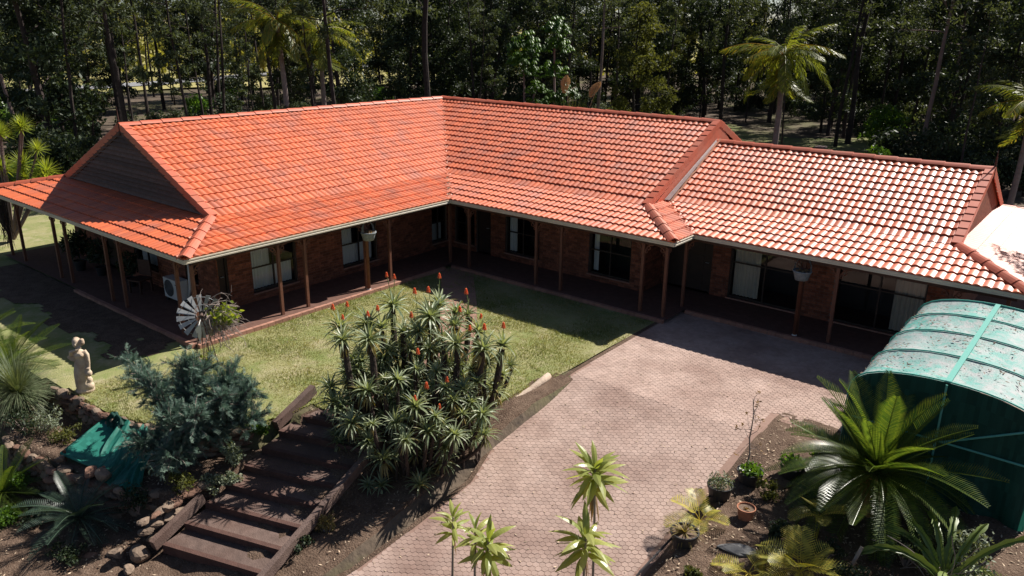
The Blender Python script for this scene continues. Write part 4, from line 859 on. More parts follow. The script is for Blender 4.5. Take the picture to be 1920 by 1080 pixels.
# stone statue: overlapping body volumes fused into one surface
st = MB()
def ell(c, r, n=12):
    th = np.linspace(0.02, np.pi - 0.02, n); fi = np.arange(n + 4) * 2 * np.pi / (n + 4); T, Fi = np.meshgrid(th, fi, indexing='ij')
    k = st.n; st.grid(np.stack([np.sin(T) * np.cos(Fi), np.sin(T) * np.sin(Fi), np.cos(T)], -1) * np.array(r) + np.array(c), close_v=True)
    for row in (0, n - 1): st.idx.append(np.arange(n + 4) + k + row * (n + 4)); st.cnt.append(np.array([n + 4])); st.t.append(np.array([.5]))
# local frame: x to the figure's left (camera right), y away
ell((0, 0, 0.06), (0.21, 0.19, 0.10)); ell((0.09, -0.03, 0.16), (0.13, 0.12, 0.13)); ell((-0.06, 0.0, 0.2), (0.12, 0.12, 0.16)); ell((0.13, -0.02, 0.30), (0.07, 0.08, 0.09))
st.tube([(-0.02, 0, 0.1), (-0.03, 0, 0.32), (-0.02, 0, 0.55), (0.0, 0, 0.72), (0.01, 0, 0.86), (0.0, 0, 1.0), (0.0, 0, 1.06)], [0.16, 0.145, 0.155, 0.135, 0.105, 0.125, 0.07], 14)
for k in range(6): a = k * 1.05; st.tube([(-0.03 + 0.13 * math.cos(a), 0.13 * math.sin(a), 0.15), (-0.02 + 0.135 * math.cos(a + .2), 0.13 * math.sin(a + .2), 0.5), (0.1 * math.cos(a + .3), 0.1 * math.sin(a + .3), 0.78)], [0.035, 0.03, 0.02], 7)
ell((-0.045, -0.085, 0.95), (0.055, 0.05, 0.055)); ell((0.055, -0.085, 0.95), (0.055, 0.05, 0.055))
st.tube([(0, 0, 1.03), (-0.01, -0.01, 1.14)], [0.05, 0.045], 10); ell((-0.02, -0.01, 1.235), (0.085, 0.098, 0.115)); ell((-0.02, -0.11, 1.22), (0.018, 0.025, 0.03)); ell((-0.03, 0.05, 1.25), (0.095, 0.085, 0.11)); ell((-0.02, 0.11, 1.19), (0.05, 0.05, 0.05))
st.tube([(0.10, 0, 1.03), (0.165, -0.02, 0.93), (0.175, -0.05, 0.80), (0.17, -0.06, 0.66), (0.165, -0.07, 0.56)], [0.06, 0.052, 0.045, 0.038, 0.03], 10)
ell((0.16, -0.09, 0.50), (0.075, 0.075, 0.085)); st.tube([(0.16, -0.09, 0.56), (0.16, -0.09, 0.64)], [0.035, 0.05], 10)
st.tube([(-0.10, 0, 1.03), (-0.17, -0.03, 0.97), (-0.14, -0.11, 1.06), (-0.02, -0.12, 1.10), (0.08, -0.06, 1.16)], [0.06, 0.05, 0.042, 0.036, 0.03], 10)
ell((0.105, -0.03, 1.25), (0.062, 0.06, 0.075)); ell((0.11, -0.03, 1.31), (0.05, 0.05, 0.035))
st.add([(-0.13, 0.06, 1.0), (-0.31, 0.08, 0.86), (-0.22, 0.08, 0.76), (-0.11, 0.05, 0.74), (-0.12, 0.12, 1.0), (-0.30, 0.13, 0.86), (-0.22, 0.13, 0.76), (-0.10, 0.12, 0.74)], [[0, 1, 2, 3], [7, 6, 5, 4], [0, 4, 5, 1], [1, 5, 6, 2], [2, 6, 7, 3], [3, 7, 4, 0]])
so = st.obj('statue', 'statue', smooth=True, loc=(0.26, -12.72, -0.12)); so.rotation_euler = (0, 0, R(52)); so.scale = (1.0, 1.0, 1.0)
md = so.modifiers.new('fuse', 'REMESH'); md.mode = 'VOXEL'; md.voxel_size = 0.014; md.use_smooth_shade = True; m2 = so.modifiers.new('soften', 'SMOOTH'); m2.factor = 0.5; m2.iterations = 3
tag(so, 'weathered cream stone garden statue of a draped figure carrying a jug', 'statue')

# ---- verandah things
ac = thing('air_conditioner', 'white air conditioner outdoor unit against the end wall of the house', 'air conditioner', (-3.75, -8.2, 0.1), 0)
q = MB(); q.box((0, 0, 0.32), (0.86, 0.32, 0.62)); q.obj('casing', 'aircon_white', ac)
q = MB()
for rr_ in np.linspace(0.05, 0.26, 7): q.tube([(-0.12 + rr_ * math.cos(a), -0.172, 0.33 + rr_ * math.sin(a)) for a in np.linspace(0, 2 * np.pi, 25)], 0.006, 4, cap=False)
for k in range(8): a = k * math.pi / 4; q.tube([(-0.12, -0.172, 0.33), (-0.12 + 0.26 * math.cos(a), -0.172, 0.33 + 0.26 * math.sin(a))], 0.005, 4)
q.obj('fan_grille', 'aircon_grille', ac)
q = MB(); q.lathe([(0.001, 0), (0.26, 0), (0.26, 0.004), (0.001, 0.004)], (0, 0, 0), 24); o = q.obj('fan_opening', 'black_plastic', ac); o.location = (-0.12, -0.163, 0.33); o.rotation_euler = (H, 0, 0)
for sx in (-0.3, 0.3): q = MB(); q.box((sx, 0, -0.045), (0.08, 0.34, 0.09)); q.obj('foot', 'black_plastic', ac)
q = MB(); q.box((0.30, -0.1625, 0.5), (0.12, 0.006, 0.03)); q.obj('badge', 'aircon_grille', ac)
q = MB(); q.tube([(0.5, 0.12, 0.1), (0.56, 0.14, 0.4), (0.52, 0.2, 0.9), (0.50, 0.22, 1.7)], 0.045, 8); q.obj('pipe_cover', 'aircon_white', ac, smooth=True)
def leafblob(q, n, c, r, size, tall=0.55):
    """n leaf diamonds in an ellipsoid"""
    d = rng.normal(0, 1, (n, 3)); d /= np.linalg.norm(d, axis=1)[:, None]; p = np.array(c) + d * np.array(r) * (rng.random((n, 1)) ** 0.45)
    a = rng.normal(0, 1, (n, 3)); a /= np.linalg.norm(a, axis=1)[:, None]; e = np.cross(a, rng.normal(0, 1, (n, 3))); e /= np.linalg.norm(e, axis=1)[:, None]; s = U(0.6, 1.3, n)[:, None] * size
    q.add(np.stack([p - a * s, p + e * s * tall, p + a * s, p - e * s * tall], 1).reshape(-1, 3), np.arange(4 * n).reshape(-1, 4), np.clip(U(0, 1, n) * 0.7 + 0.3 * rng.random(), 0, 1))
def pot_mesh(r0, r1, h, m):
    q = MB(); q.lathe([(0.001, 0.0), (r0, 0), (r1 * 0.97, h * 0.86), (r1 * 1.05, h * 0.86), (r1 * 1.06, h), (r1 * 0.95, h), (r1 * 0.92, h * 0.88), (0.001, h * 0.87)], n=18); return q.mesh('pot', m)
pots = thing('potted_palm', 'dark leafy pot plant on the shaded end verandah', 'pot plant', (-9.2, -8.7, 0.0)); link('pot', pot_mesh(0.14, 0.2, 0.35, 'black_plastic'), pots)
q = MB(); leafblob(q, 420, (0, 0, 0.95), (0.5, 0.5, 0.5), 0.13, 0.25); q.obj('foliage', 'leaf_dark', pots)
dup(pots, (-8.1, -8.5, 0), 1.0, 'shorter dark pot plant right of the first on the end verandah', 0.85); dup(pots, (-6.2, -8.4, 0), 2.0, 'low dark pot plant beside the air conditioner', 0.8)
tbl = thing('verandah_chair', 'dark timber chair in the shade of the end verandah', 'chair', (-5.4, -8.5, 0), 0.3); q = MB(); q.box((0, 0, 0.43), (0.5, 0.5, 0.05)); q.obj('seat', 'timber_dark', tbl); q = MB(); q.box((0, 0.24, 0.75), (0.5, 0.04, 0.5)); q.obj('backrest', 'timber_dark', tbl)
for sx in (-0.22, 0.22):
    for sy in (-0.22, 0.22): q = MB(); q.box((sx, sy, 0.205), (0.05, 0.05, 0.4)); q.obj('leg', 'timber_dark', tbl)
def hanging_basket(loc, rz, label):
    t = thing('hanging_basket', label, 'basket', loc, rz, 'grey hanging baskets')
    q = MB(); q.lathe([(0.06, -0.30), (0.17, -0.27), (0.21, -0.13), (0.235, -0.05), (0.255, -0.03), (0.25, 0.0), (0.22, -0.02), (0.001, -0.04)], n=20); q.obj('bowl', 'basket', t, smooth=True)
    for s in (-1, 1): q = MB(); q.ribbon([(s * 0.23, 0.0, -0.02), (s * 0.21, 0.02, 0.16), (s * 0.12, 0.04, 0.33), (s * 0.03, 0.05, 0.36)], (0, 1, 0), [0.05, 0.045, 0.035, 0.03]); q.obj('strap', 'basket', t)
    q = MB(); q.box((0, 0.05, 0.36), (0.16, 0.06, 0.07)); q.obj('hook_plate', 'galvanised', t)
    q = MB(); leafblob(q, 90, (0, 0, -0.01), (0.2, 0.2, 0.035), 0.035, 0.6); q.obj('dry_contents', 'leaf_dry', t); return t
hanging_basket((-0.10, -3.64, 1.93), H, 'grey hanging basket of dry plants at the post of the sunlit left verandah')
hanging_basket((11.82, JJ + 0.10, 1.93), 0, 'grey hanging basket in shade under the right wing gutter')
for x, y, l in ((-0.2, -3.64, 'round brown pole under the hanging basket of the left verandah'), (11.8, JJ + 0.2, 'round brown pole under the hanging basket of the right wing')):
    t = thing('pole', l, 'pole', (x, y, -0.1)); q = MB(); q.tube([(0, 0, 0.12), (0, 0, 1.72)], 0.058, 12); q.obj('shaft', 'timber_post', t, smooth=True); q = MB(); q.lathe([(0.001, 0), (0.085, 0), (0.085, 0.06), (0.062, 0.13), (0.001, 0.13)], n=12); q.obj('foot', 'white_paint', t)

hv = thing('hanging_vine', 'dry stringy vine hanging at the far left corner of the end verandah', 'vine', (-12.75, -9.6, 0)); q = MB()
for k in range(40): x0 = U(-.5, .35); q.tube([(x0, U(-.15, .15), 2.1), (x0 + U(-.1, .1), U(-.15, .15), 1.3), (x0 + U(-.2, .2), U(-.2, .2), U(0.2, 0.9))], [0.012, 0.009, 0.005], 4, cap=False)
q.obj('strands', 'bark_dark', hv); q = MB(); leafblob(q, 160, (-.1, 0, 1.6), (.45, .2, .6), 0.05, 0.3); q.obj('leaves', 'leaf_dark', hv)
# ================================================================== PLANTS
def curve(p0, d0, L, n, droop, wob=0.0):
    P = [np.array(p0, float)]; d = unit(d0)
    for i in range(n): d = unit(d + np.array([0, 0, -droop]) + (rng.normal(0, wob, 3) if wob else 0)); P.append(P[-1] + d * L / n)
    return np.array(P)
# ---- aloes
def aloe_rosette(n, L, wd, m='leaf_aloe', dead=10):
    q = MB()
    for k in range(n):
        a = k * 2.39996; el = 1.25 - 1.15 * (k / n); d = np.array([math.cos(a) * math.cos(el), math.sin(a) * math.cos(el), math.sin(el)]); l = L * U(0.8, 1.1)
        P = curve(np.array([0, 0, 0.05]) + d * 0.02, d, l, 6, U(0.10, 0.24)); t = np.linspace(0, 1, 7); s = np.cross(d, (0, 0, 1)); s = unit(s if np.linalg.norm(s) > 1e-3 else (1, 0, 0))
        q.ribbon(P, s, wd * np.array([1, 1.0, 0.9, 0.72, 0.5, 0.27, 0.02]), fold=0.45, tint=np.clip(U(0.1, 0.85) + np.repeat(np.linspace(0, 0.25, 6), 2) * (rng.random() < 0.4), 0, 1))
    for k in range(dead):
        a = U(0, 6.28); d = np.array([math.cos(a), math.sin(a), -0.3]); P = curve((0, 0, -0.03), d, L * U(0.5, 0.85), 5, 0.5); q.ribbon(P, np.cross(d, (0, 0, 1)), wd * 0.7 * np.array([1, 1, .8, .6, .3, .05]), fold=0.4, tint=U(0.9, 1.0))
    return q.mesh('rosette', m)
AR = [aloe_rosette(30, 0.44, 0.030), aloe_rosette(36, 0.48, 0.031), aloe_rosette(22, 0.36, 0.029), aloe_rosette(32, 0.52, 0.033, dead=18)]
def spike_mesh():
    q = MB(); n = 70
    for k in range(n):
        t = k / n; a = k * 2.4; z = -0.07 + 0.17 * t; r_ = 0.055 * (1 - t) ** 0.6 + 0.012; p = np.array([r_ * .3 * math.cos(a), r_ * .3 * math.sin(a), z]); e = np.array([r_ * math.cos(a) * 1.2, r_ * math.sin(a) * 1.2, z - 0.045 * (1 - t) + 0.03 * t]); q.tube([p, e], [0.007, 0.011], 4)
    return q.mesh('flower_head', 'petal')
SP = spike_mesh()
TALL= [(6.07, -8.32, 2.1), (7.0, -8.05, 2.0), (6.54, -7.37, 2.0), (6.39, -9.97, 1.9), (6.77, -9.58, 1.9), (7.33, -7.16, 1.9), (7.49, -7.76, 1.85), (6.99, -7.28, 1.85), (8.14, -8.43, 1.8), (8.61, -8.2, 1.75), (8.7, -7.67, 1.65), (5.53, -9.4, 1.75), (7.67, -8.33, 1.75), (5.82, -8.86, 1.75), (6.32, -8.89, 1.8), (6.94, -8.36, 1.75), (8.07, -7.71, 1.8), (6.58, -8.5, 1.7)]
LOW= [(7.49, -9.04, 1.27), (7.5, -9.58, 1.2), (8.15, -9.5, 1.06), (8.51, -8.67, 0.99), (8.62, -9.64, 0.79), (8.36, -9.06, 1.13), (8.5, -7.42, 0.86), (8.35, -6.88, 0.86), (8.81, -9.03, 0.66), (8.95, -9.43, 0.39), (8.86, -9.94, 0.32), (9.19, -9.05, -0.09), (8.15, -10.18, 0.72), (6.49, -8.88, 1.33), (6.31, -9.51, 1.27), (7.19, -8.33, 1.4), (6.18, -10.18, 0.86), (6.41, -10.38, 0.66), (8.94, -8.58, 0.52), (8.29, -9.81, 0.93), (8.42, -10.25, 0.46), (7.66, -10.38, 0.59), (7.15, -10.49, 0.46), (7.87, -10.59, 0.05), (8.49, -10.04, -0.09), (6.55, -10.27, 0.52), (8.71, -9.5, 0.59), (8.6, -7.74, 0.59), (8.6, -8.34, 1.06), (6.92, -8.61, 1.4), (8.07, -8.33, 1.27), (7.4, -9.83, 1.0), (7.15, -10.04, 1.0), (8.02, -8.92, 1.33), (8.67, -8.68, 0.72), (6.26, -9.84, 1.13), (8.6, -9.85, 0.52), (8.21, -10.34, 0.18), (8.62, -9.09, 0.93), (9.16, -8.73, 0.18)]
FLOW= [(11, 5.31, -9.36, 2.26), (11, 5.54, -9.15, 2.32), (3, 6.26, -9.86, 2.4), (4, 6.6, -9.48, 2.45), (14, 6.15, -8.82, 2.28), (0, 5.81, -8.22, 2.83), (0, 5.95, -8.12, 2.79), (15, 6.67, -8.2, 2.63), (47, 6.76, -8.41, 2.16), (1, 6.82, -7.93, 2.63), (2, 6.42, -7.17, 2.68), (5, 7.15, -7.07, 2.44), (6, 7.46, -7.62, 2.24), (9, 8.31, -8.24, 2.2), (16, 8.03, -7.57, 2.2), (9, 8.54, -8.05, 2.23), (10, 8.62, -7.53, 2.13), (18, 7.45, -8.91, 1.66), (20, 8.17, -9.39, 1.28), (56, 8.42, -9.06, 1.37), (37, 8.22, -9.76, 1.16), (44, 8.58, -9.45, 0.97)]
TL = {0: 'tallest aloe at the back of the clump with two orange flower spikes', 1: 'thick-stemmed upright aloe in the middle of the clump', 2: 'aloe at the back of the clump beside the diagonal path', 3: 'leftmost aloe with a long curved bare stem over the steps', 4: 'aloe with a curved leaning stem second from the left', 8: 'aloe with a straight dark bare stem right of the clump centre', 9: 'aloe with a thick leaning stem at the right of the clump', 10: 'rightmost tall aloe of the clump with an orange spike', 11: 'leaning aloe at the far left of the clump with two spikes'}
cen = np.array([7.5, -9.2])
for i, (x, y, z) in enumerate(TALL + LOW):
    if i - len(TALL) in (10, 11, 23, 24, 37): continue
    tall = i < len(TALL); b0 = cen + (np.array([x, y]) - cen) * (0.72 if tall else 0.6); bx, by = b0; bz = float(ground_z(bx, by)) - 0.02
    fl = [f_ for f_ in FLOW if f_[0] == i]
    sd_ = (np.array([x, y]) - cen) @ np.array([0.78, 0.63]); fr_ = (np.array([x, y]) - cen) @ np.array([-0.59, 0.74]); pos = ('left' if sd_ < -0.5 else ('right' if sd_ > 0.5 else 'centre')) + (' back' if fr_ > 0.35 else (' front' if fr_ < -0.35 else ' middle'))
    lab = TL.get(i) or ('tall bare-stemmed aloe at the %s of the clump' % pos if tall else ('low aloe with an orange flower at the %s of the clump' % pos if fl else 'low grey green aloe rosette at the %s of the clump' % pos))
    t = thing('aloe', lab, 'aloe', (bx, by, bz), 0, 'aloes of the clump beside the steps' + ('' if i in TL else (', tall' if tall else (', low in flower' if fl else ', low'))))
    hd = np.array([x - bx, y - by, z - bz]); mid = np.array([hd[0] * 0.75, hd[1] * 0.75, hd[2] * 0.42]); s = np.linspace(0, 1, 9)[:, None]; P = 2 * mid * s * (1 - s) + hd * s ** 2
    q = MB(); r0 = 0.055 if tall else 0.035; q.tube(P, np.linspace(r0 * 0.9, r0 * 1.25, 9) * (1 + 0.12 * np.sin(np.arange(9) * 2.3)), 9); 
    for k in range(40 if tall else 14):   # shaggy dead leaf bases
        j = U(0.25, 0.98); c = 2 * mid * j * (1 - j) + hd * j * j; a = U(0, 6.28); d = np.array([math.cos(a), math.sin(a), -0.9]); q.add([c + d * 0.03 + np.array([0, 0, .03]), c + d * 0.04 + np.array([-math.sin(a) * .018, math.cos(a) * .018, 0.02]), c + d * U(0.10, 0.17)], [[0, 1, 2]])
    q.obj('stem', 'aloe_stem', t)
    link('rosette', AR[rng.integers(4)], t, loc=tuple(hd), rot=(U(-0.35, 0.35), U(-0.35, 0.35), U(0, 6.28)), scale=U(0.95, 1.2) if tall else U(0.6, 1.05))
    for (_, fx, fy, fz) in fl:
        e = np.array([fx - bx, fy - by, fz - bz]); q = MB(); s = np.linspace(0, 1, 6)[:, None]; m_ = (hd + e) / 2 + np.array([0.02, 0.02, 0.03]); q.tube(hd * (1 - s) ** 2 + 2 * m_ * s * (1 - s) + e * s ** 2, 0.008, 5); so_ = q.obj('flower_spike', 'leaf_cactus', t); link('flower_head', SP, so_, loc=tuple(e), scale=U(0.48, 0.64))
# filler offsets so the clump reads dense: more low rosettes on the shaded flank
for k in range(140):
    a = U(0, 6.28); r_ = math.sqrt(U(0, 1)); x = 7.2 + 1.7 * r_ * math.cos(a); y = -9.05 + 1.55 * r_ * math.sin(a); bz = float(ground_z(x, y)); h = U(0.15, 1.75) * (1.1 - 0.72 * r_) - 0.35 * max(0, -9.6 - y)
    h = max(0.12, h)
    if k > 95: x = U(6.0, 8.7); y = U(-8.9, -7.4); bz = float(ground_z(x, y)); h = U(0.7, 1.7)
    elif k > 66: x = U(5.7, 7.5); y = U(-10.3, -8.7); bz = float(ground_z(x, y)); h = U(0.5, 1.65) - 0.5 * max(0, -9.7 - y)
    sd_ = (np.array([x, y]) - cen) @ np.array([0.78, 0.63]); fr_ = (np.array([x, y]) - cen) @ np.array([-0.59, 0.74]); pos = ('far left' if sd_ < -1.1 else 'left' if sd_ < -0.4 else ('far right' if sd_ > 1.1 else 'right' if sd_ > 0.4 else 'centre')) + (' back' if fr_ > 0.35 else (' front' if fr_ < -0.35 else ' middle'))
    t = thing('aloe', ('knee-high' if h > 0.9 else 'small') + ' aloe offset filling the %s of the dense clump' % pos, 'aloe', (x, y, bz - 0.02), U(0, 6.28), 'small aloe offsets at the base of the clump')
    q = MB(); q.tube([(0, 0, 0), (0.05, 0, h * .6), (0.06, 0.02, h)], [0.03, 0.035, 0.03], 7); q.obj('stem', 'aloe_stem', t); link('rosette', AR[k % 4], t, loc=(0.06, 0.02, h), rot=(U(-0.45, 0.45), U(-0.45, 0.45), 0), scale=U(0.45, 0.95))

# ---- pinnate fronds
def frond_mesh(name, L, nl, leaflet, wd, rise, droop, m, vee=0.5, hang=0.0, rad=0.018, tint0=0.0, tint1=0.8, bare=0.08, start=0.0, tipback=0.45, messy=0.0):
    """frond along +x from the origin; leaflets both sides"""
    q = MB(); d = np.array([math.cos(rise), 0, math.sin(rise)]); P = curve((0, 0, 0), d, L, 18, droop); tt = np.linspace(0, 1, 19)
    q.tube(P, np.linspace(rad, rad * 0.25, 19), 5, tint=min(1, tint1), cap=False)
    T = np.gradient(P, axis=0); T /= np.linalg.norm(T, axis=1)[:, None]
    for k in range(nl):
        t = bare + (1 - bare) * (k + 0.5) / nl; p = np.array([np.interp(t, tt, P[:, i]) for i in range(3)]); tg = unit([np.interp(t, tt, T[:, i]) for i in range(3)]); side = np.array([0, 1.0, 0]); up = np.cross(tg, side); up = up if up[2] > 0 else -up
        prof = min(1, 4 * t + 0.25) * min(1, 3.2 * (1.02 - t) + 0.18); l = leaflet * prof
        for s in (-1, 1):
            dd = unit(side * s + tg * tipback + up * vee + np.array([0, 0, -hang]) + (rng.normal(0, messy, 3) if messy else 0))
            mid = p + dd * l * 0.55 + np.array([0, 0, -hang * l * 0.08]); e = p + unit(dd + np.array([0, 0, -hang * 0.9 - 0.05])) * l; sd = unit(np.cross(dd, up)) * wd
            q.add([p - sd * 0.5, p + sd * 0.5, mid + sd, e, mid - sd], [[0, 1, 2, 4]], np.clip(U(tint0, tint1), 0, 1)); q.add([mid - sd, mid + sd, e], [[0, 1, 2]], np.clip(U(tint0, tint1) + 0.08, 0, 1))
    return q.mesh(name, m)
def cycad(label, loc, fr, rings, trunk, scale=1.0, group=None, tm='aloe_stem', rz=0.0):
    t = thing('cycad', label, 'cycad', loc, rz, group, scale)
    q = MB(); h = trunk[1]; n = 12; z = np.linspace(0, h, n); q.tube(np.stack([0 * z, 0 * z, z], -1), trunk[0] * (1 + 0.1 * np.sin(np.arange(n) * 3)), 12)
    for k in range(60): a = k * 2.4; zz = h * k / 60; q.box((trunk[0] * math.cos(a), trunk[0] * math.sin(a), zz), (0.07, 0.07, 0.05), rz=a, ry=-0.5)
    q.obj('trunk', tm, t)
    for (n, pit, a0) in rings:
        for k in range(n): link('frond', fr[rng.integers(len(fr)) if pit < 0.95 or len(fr) < 4 else rng.integers(2)], t, loc=(0, 0, h), rot=(U(-0.12, 0.12), -pit + U(-0.10, 0.10), a0 + k * 2 * math.pi / n + U(-0.12, 0.12)), scale=U(0.9, 1.08))
    return t
CF = [frond_mesh('frond', 1.85, 52, 0.26, 0.0105, 0.0, d, 'leaf_cycad', vee=0.5) for d in (0.012, 0.03, 0.055, 0.085)]; CU = CF[:2]
cycad('large glossy green cycad with arching fronds beside the shade tunnel', (15.85, -5.85, -0.15), CF, [(4, 1.35, 0.2), (8, 1.08, 0.0), (11, 0.78, 0.3), (14, 0.42, 0.1), (14, 0.10, 0.2), (10, -0.3, 0.1)], (0.20, 0.80), tm='terracotta')
CB = [frond_mesh('frond', 1.15, 34, 0.16, 0.0065, 0.0, d, 'leaf_cycad_blue', vee=0.6) for d in (0.04, 0.07)]
cycad('dusty blue green cycad in the shade below the stone pond wall', (3.85, -14.55, -1.3), CB, [(8, 1.0, 0.1), (10, 0.6, 0.3), (10, 0.15, 0.0)], (0.12, 0.3))
cycad('cycad with yellow green fronds at the left edge of the lower bed', (1.55, -15.1, -1.3), [CF[0], CF[1]], [(7, 0.9, 0.1), (9, 0.4, 0.3), (7, 0.0, 0.0)], (0.12, 0.3), 0.62)
cycad('shiny arching cycad behind the fountain grass at the left edge', (-2.6, -13.3, -0.5), CF, [(7, 1.1, 0.4), (9, 0.7, 0.1), (11, 0.3, 0.0), (8, -0.1, 0.3)], (0.14, 0.45), 0.8)
cycad('upper cycad behind the statue bed with fronds against the shade', (-3.9, -13.7, -0.5), CF, [(7, 1.2, 0.0), (9, 0.8, 0.2), (9, 0.35, 0.1)], (0.14, 0.9), 0.8)

# ---- fountain grass tree
def blades(q, n, L, c, up0, up1, wd=0.005, droop=(0.06, 0.22)):
    for k in range(n):
        a = U(0, 6.28); el = U(up0, up1); d = np.array([math.cos(a) * math.cos(el), math.sin(a) * math.cos(el), math.sin(el)]); P = curve(c, d, L * U(0.7, 1.1), 6, U(*droop)); q.ribbon(P, np.cross(d, (0, 0, 1)) + 1e-3, wd * np.array([1, 1, 1, .8, .6, .4, .1]), tint=np.clip(U(0, 0.9) + (0.3 if el < 0.25 else 0) * rng.random(), 0, 1))
gt = thing('fountain_grass', 'large grey green fountain of fine grassy leaves left of the statue', 'grass tree', (-0.85, -13.75, -0.6)); q = MB(); q.tube([(0, 0, 0), (0, 0, 0.45)], [0.17, 0.15], 10); q.obj('trunk', 'aloe_stem', gt)
q = MB(); blades(q, 1500, 1.25, (0, 0, 0.45), -0.25, 1.45, 0.005); q.obj('leaves', 'leaf_grasstree', gt)
# ---- juniper
ju = thing('juniper', 'blue green juniper shrub with an arm stretching over the lawn', 'juniper', (4.42, -12.32, -0.45), 0, None, 1.15); wd_ = MB(); nd = MB()
def sprays(p, d, L, n):
    P = curve(p, d, L, 6, 0.02, 0.10); wd_.tube(P, np.linspace(0.012, 0.004, 7), 4, cap=False)
    for k in range(n):
        t = U(0.1, 1.0); c = np.array([np.interp(t, np.linspace(0, 1, 7), P[:, i]) for i in range(3)]); e = unit(d + rng.normal(0, 0.55, 3)); l = U(0.07, 0.15); s = unit(np.cross(e, rng.normal(0, 1, 3)))
        m = 6; tt = np.linspace(0, 1, m); tn = np.clip(U(0, 0.8) + 0.25 * t, 0, 1)
        for j in range(m):
            o = c + e * l * tt[j]
            for sg in (-1, 1): f_ = unit(e * 1.0 + s * sg * 0.9 + rng.normal(0, 0.2, 3)) * 0.066 * (1 - 0.5 * tt[j]); nd.add([o - s * 0.009, o + s * 0.009, o + f_], [[0, 1, 2]], tn)
main = [((0, 0, 0.3), (-0.85, -0.25, 1.0), 2.1), ((0, 0, 0.3), (-0.62, -0.15, 0.85), 1.5), ((0, 0, 0.3), (0.55, 0.5, 0.95), 1.35), ((0, 0, 0.3), (0.5, -0.2, 0.75), 1.2), ((0, 0, 0.3), (0.45, -0.75, 0.25), 1.05), ((0, 0, 0.3), (-0.15, -0.8, 0.4), 0.95), ((0, 0, 0.3), (-0.2, -0.1, 1.0), 1.45), ((0, 0, 0.3), (0.0, 0.0, 1.0), 1.3), ((0, 0, 0.2), (0.3, 0.5, 1.0), 1.5), ((0, 0, 0.2), (0.6, 0.2, 0.8), 1.3), ((0, 0, 0.2), (-0.2, 0.1, 1.0), 1.5), ((0, 0, 0.2), (0.1, -0.5, 0.7), 1.1), ((0, 0, 0.2), (0.6, 0.5, 0.8), 1.2), ((0, 0, 0.2), (-0.3, 0.7, 0.8), 1.3), ((0, 0, 0.2), (0.2, 0.9, 0.7), 1.25)]
for p, d, L in main:
    P = curve(p, d, L, 8, 0.015, 0.06); wd_.tube(P, np.linspace(0.05, 0.015, 9), 6)
    for k in range(84):
        t = U(0.15, 1.0); c = np.array([np.interp(t, np.linspace(0, 1, 9), P[:, i]) for i in range(3)]); sprays(c, unit(unit(d) * 0.75 + rng.normal(0, 0.55, 3) + np.array([0, 0, 0.12])), U(0.2, 0.42), 11)
wd_.obj('branches', 'twig', ju); nd.obj('foliage', 'leaf_juniper', ju)

# ---- shrubs and ground covers
def shrub(name, label, cat, loc, r, n, size, m, tall=0.55, stems=5, group=None, squash=1.0):
    t = thing(name, label, cat, loc, 0, group); q = MB(); w_ = MB()
    for k in range(max(6, n // 60)):
        a = U(0, 6.28); c = np.array([math.cos(a) * r[0] * U(0, .75), math.sin(a) * r[1] * U(0, .75), r[2] * U(0.35, 1.0)]); leafblob(q, 60, c, np.array(r) * 0.33, size, tall); w_.tube([(0, 0, 0), c * 0.5 + np.array([0, 0, 0.03]), c], [0.012, 0.009, 0.004], 4, cap=False)
    q.obj('foliage', m, t); w_.obj('stems', 'twig', t); return t
for i, (x, y, z, r, l) in enumerate([(5.0, -11.9, -0.55, 0.42, 'grey green leafy ground cover spilling over the middle steps'), (5.15, -12.55, -0.85, 0.36, 'lowest grey green cushion plant by the steps'), (4.75, -11.1, -0.35, 0.36, 'bright low shrub at the top left of the steps'), (5.35, -12.2, -0.80, 0.30, 'small grey succulent clump between stones and steps')]): shrub('ground_cover', l, 'shrub', (x, y, z), (r, r, r * 0.8), 900, 0.026, 'leaf_bright' if i == 2 else 'leaf_grey', 0.7)
shrub('ground_cover', 'bright green ground cover patch in the lower left corner', 'shrub', (2.35, -15.35, -1.32), (0.55, 0.45, 0.22), 1600, 0.028, 'leaf_bright', 0.7)
shrub('ground_cover', 'second green ground cover patch at the left frame edge', 'shrub', (1.6, -14.85, -1.1), (0.45, 0.4, 0.25), 900, 0.028, 'leaf_bright', 0.7)
shrub('wispy_shrub', 'wispy grey green shrub between the fountain grass and the pond bed', 'shrub', (0.55, -13.75, -0.62), (0.65, 0.4, 0.45), 1300, 0.03, 'leaf_grey', 0.35)
shrub('wispy_shrub', 'low olive weeds growing on the pond bed', 'shrub', (1.3, -13.7, -0.62), (0.5, 0.45, 0.25), 800, 0.028, 'leaf_olive', 0.5)
shrub('gold_shrub', 'rounded golden dry shrub right of the bottom steps', 'shrub', (7.78, -11.75, -1.25), (0.26, 0.26, 0.46), 1300, 0.022, 'leaf_gold', 0.5)
shrub('leafy_shrub', 'dark shrub at the back right of the large cycad', 'shrub', (14.6, -5.0, -0.2), (0.4, 0.4, 0.5), 800, 0.03, 'leaf_bright', 0.6)
shrub('leafy_shrub', 'grey leafy shrub at the right frame edge under the tunnel', 'shrub', (17.3, -6.3, -0.3), (0.5, 0.45, 0.7), 1100, 0.03, 'leaf_grey', 0.6)

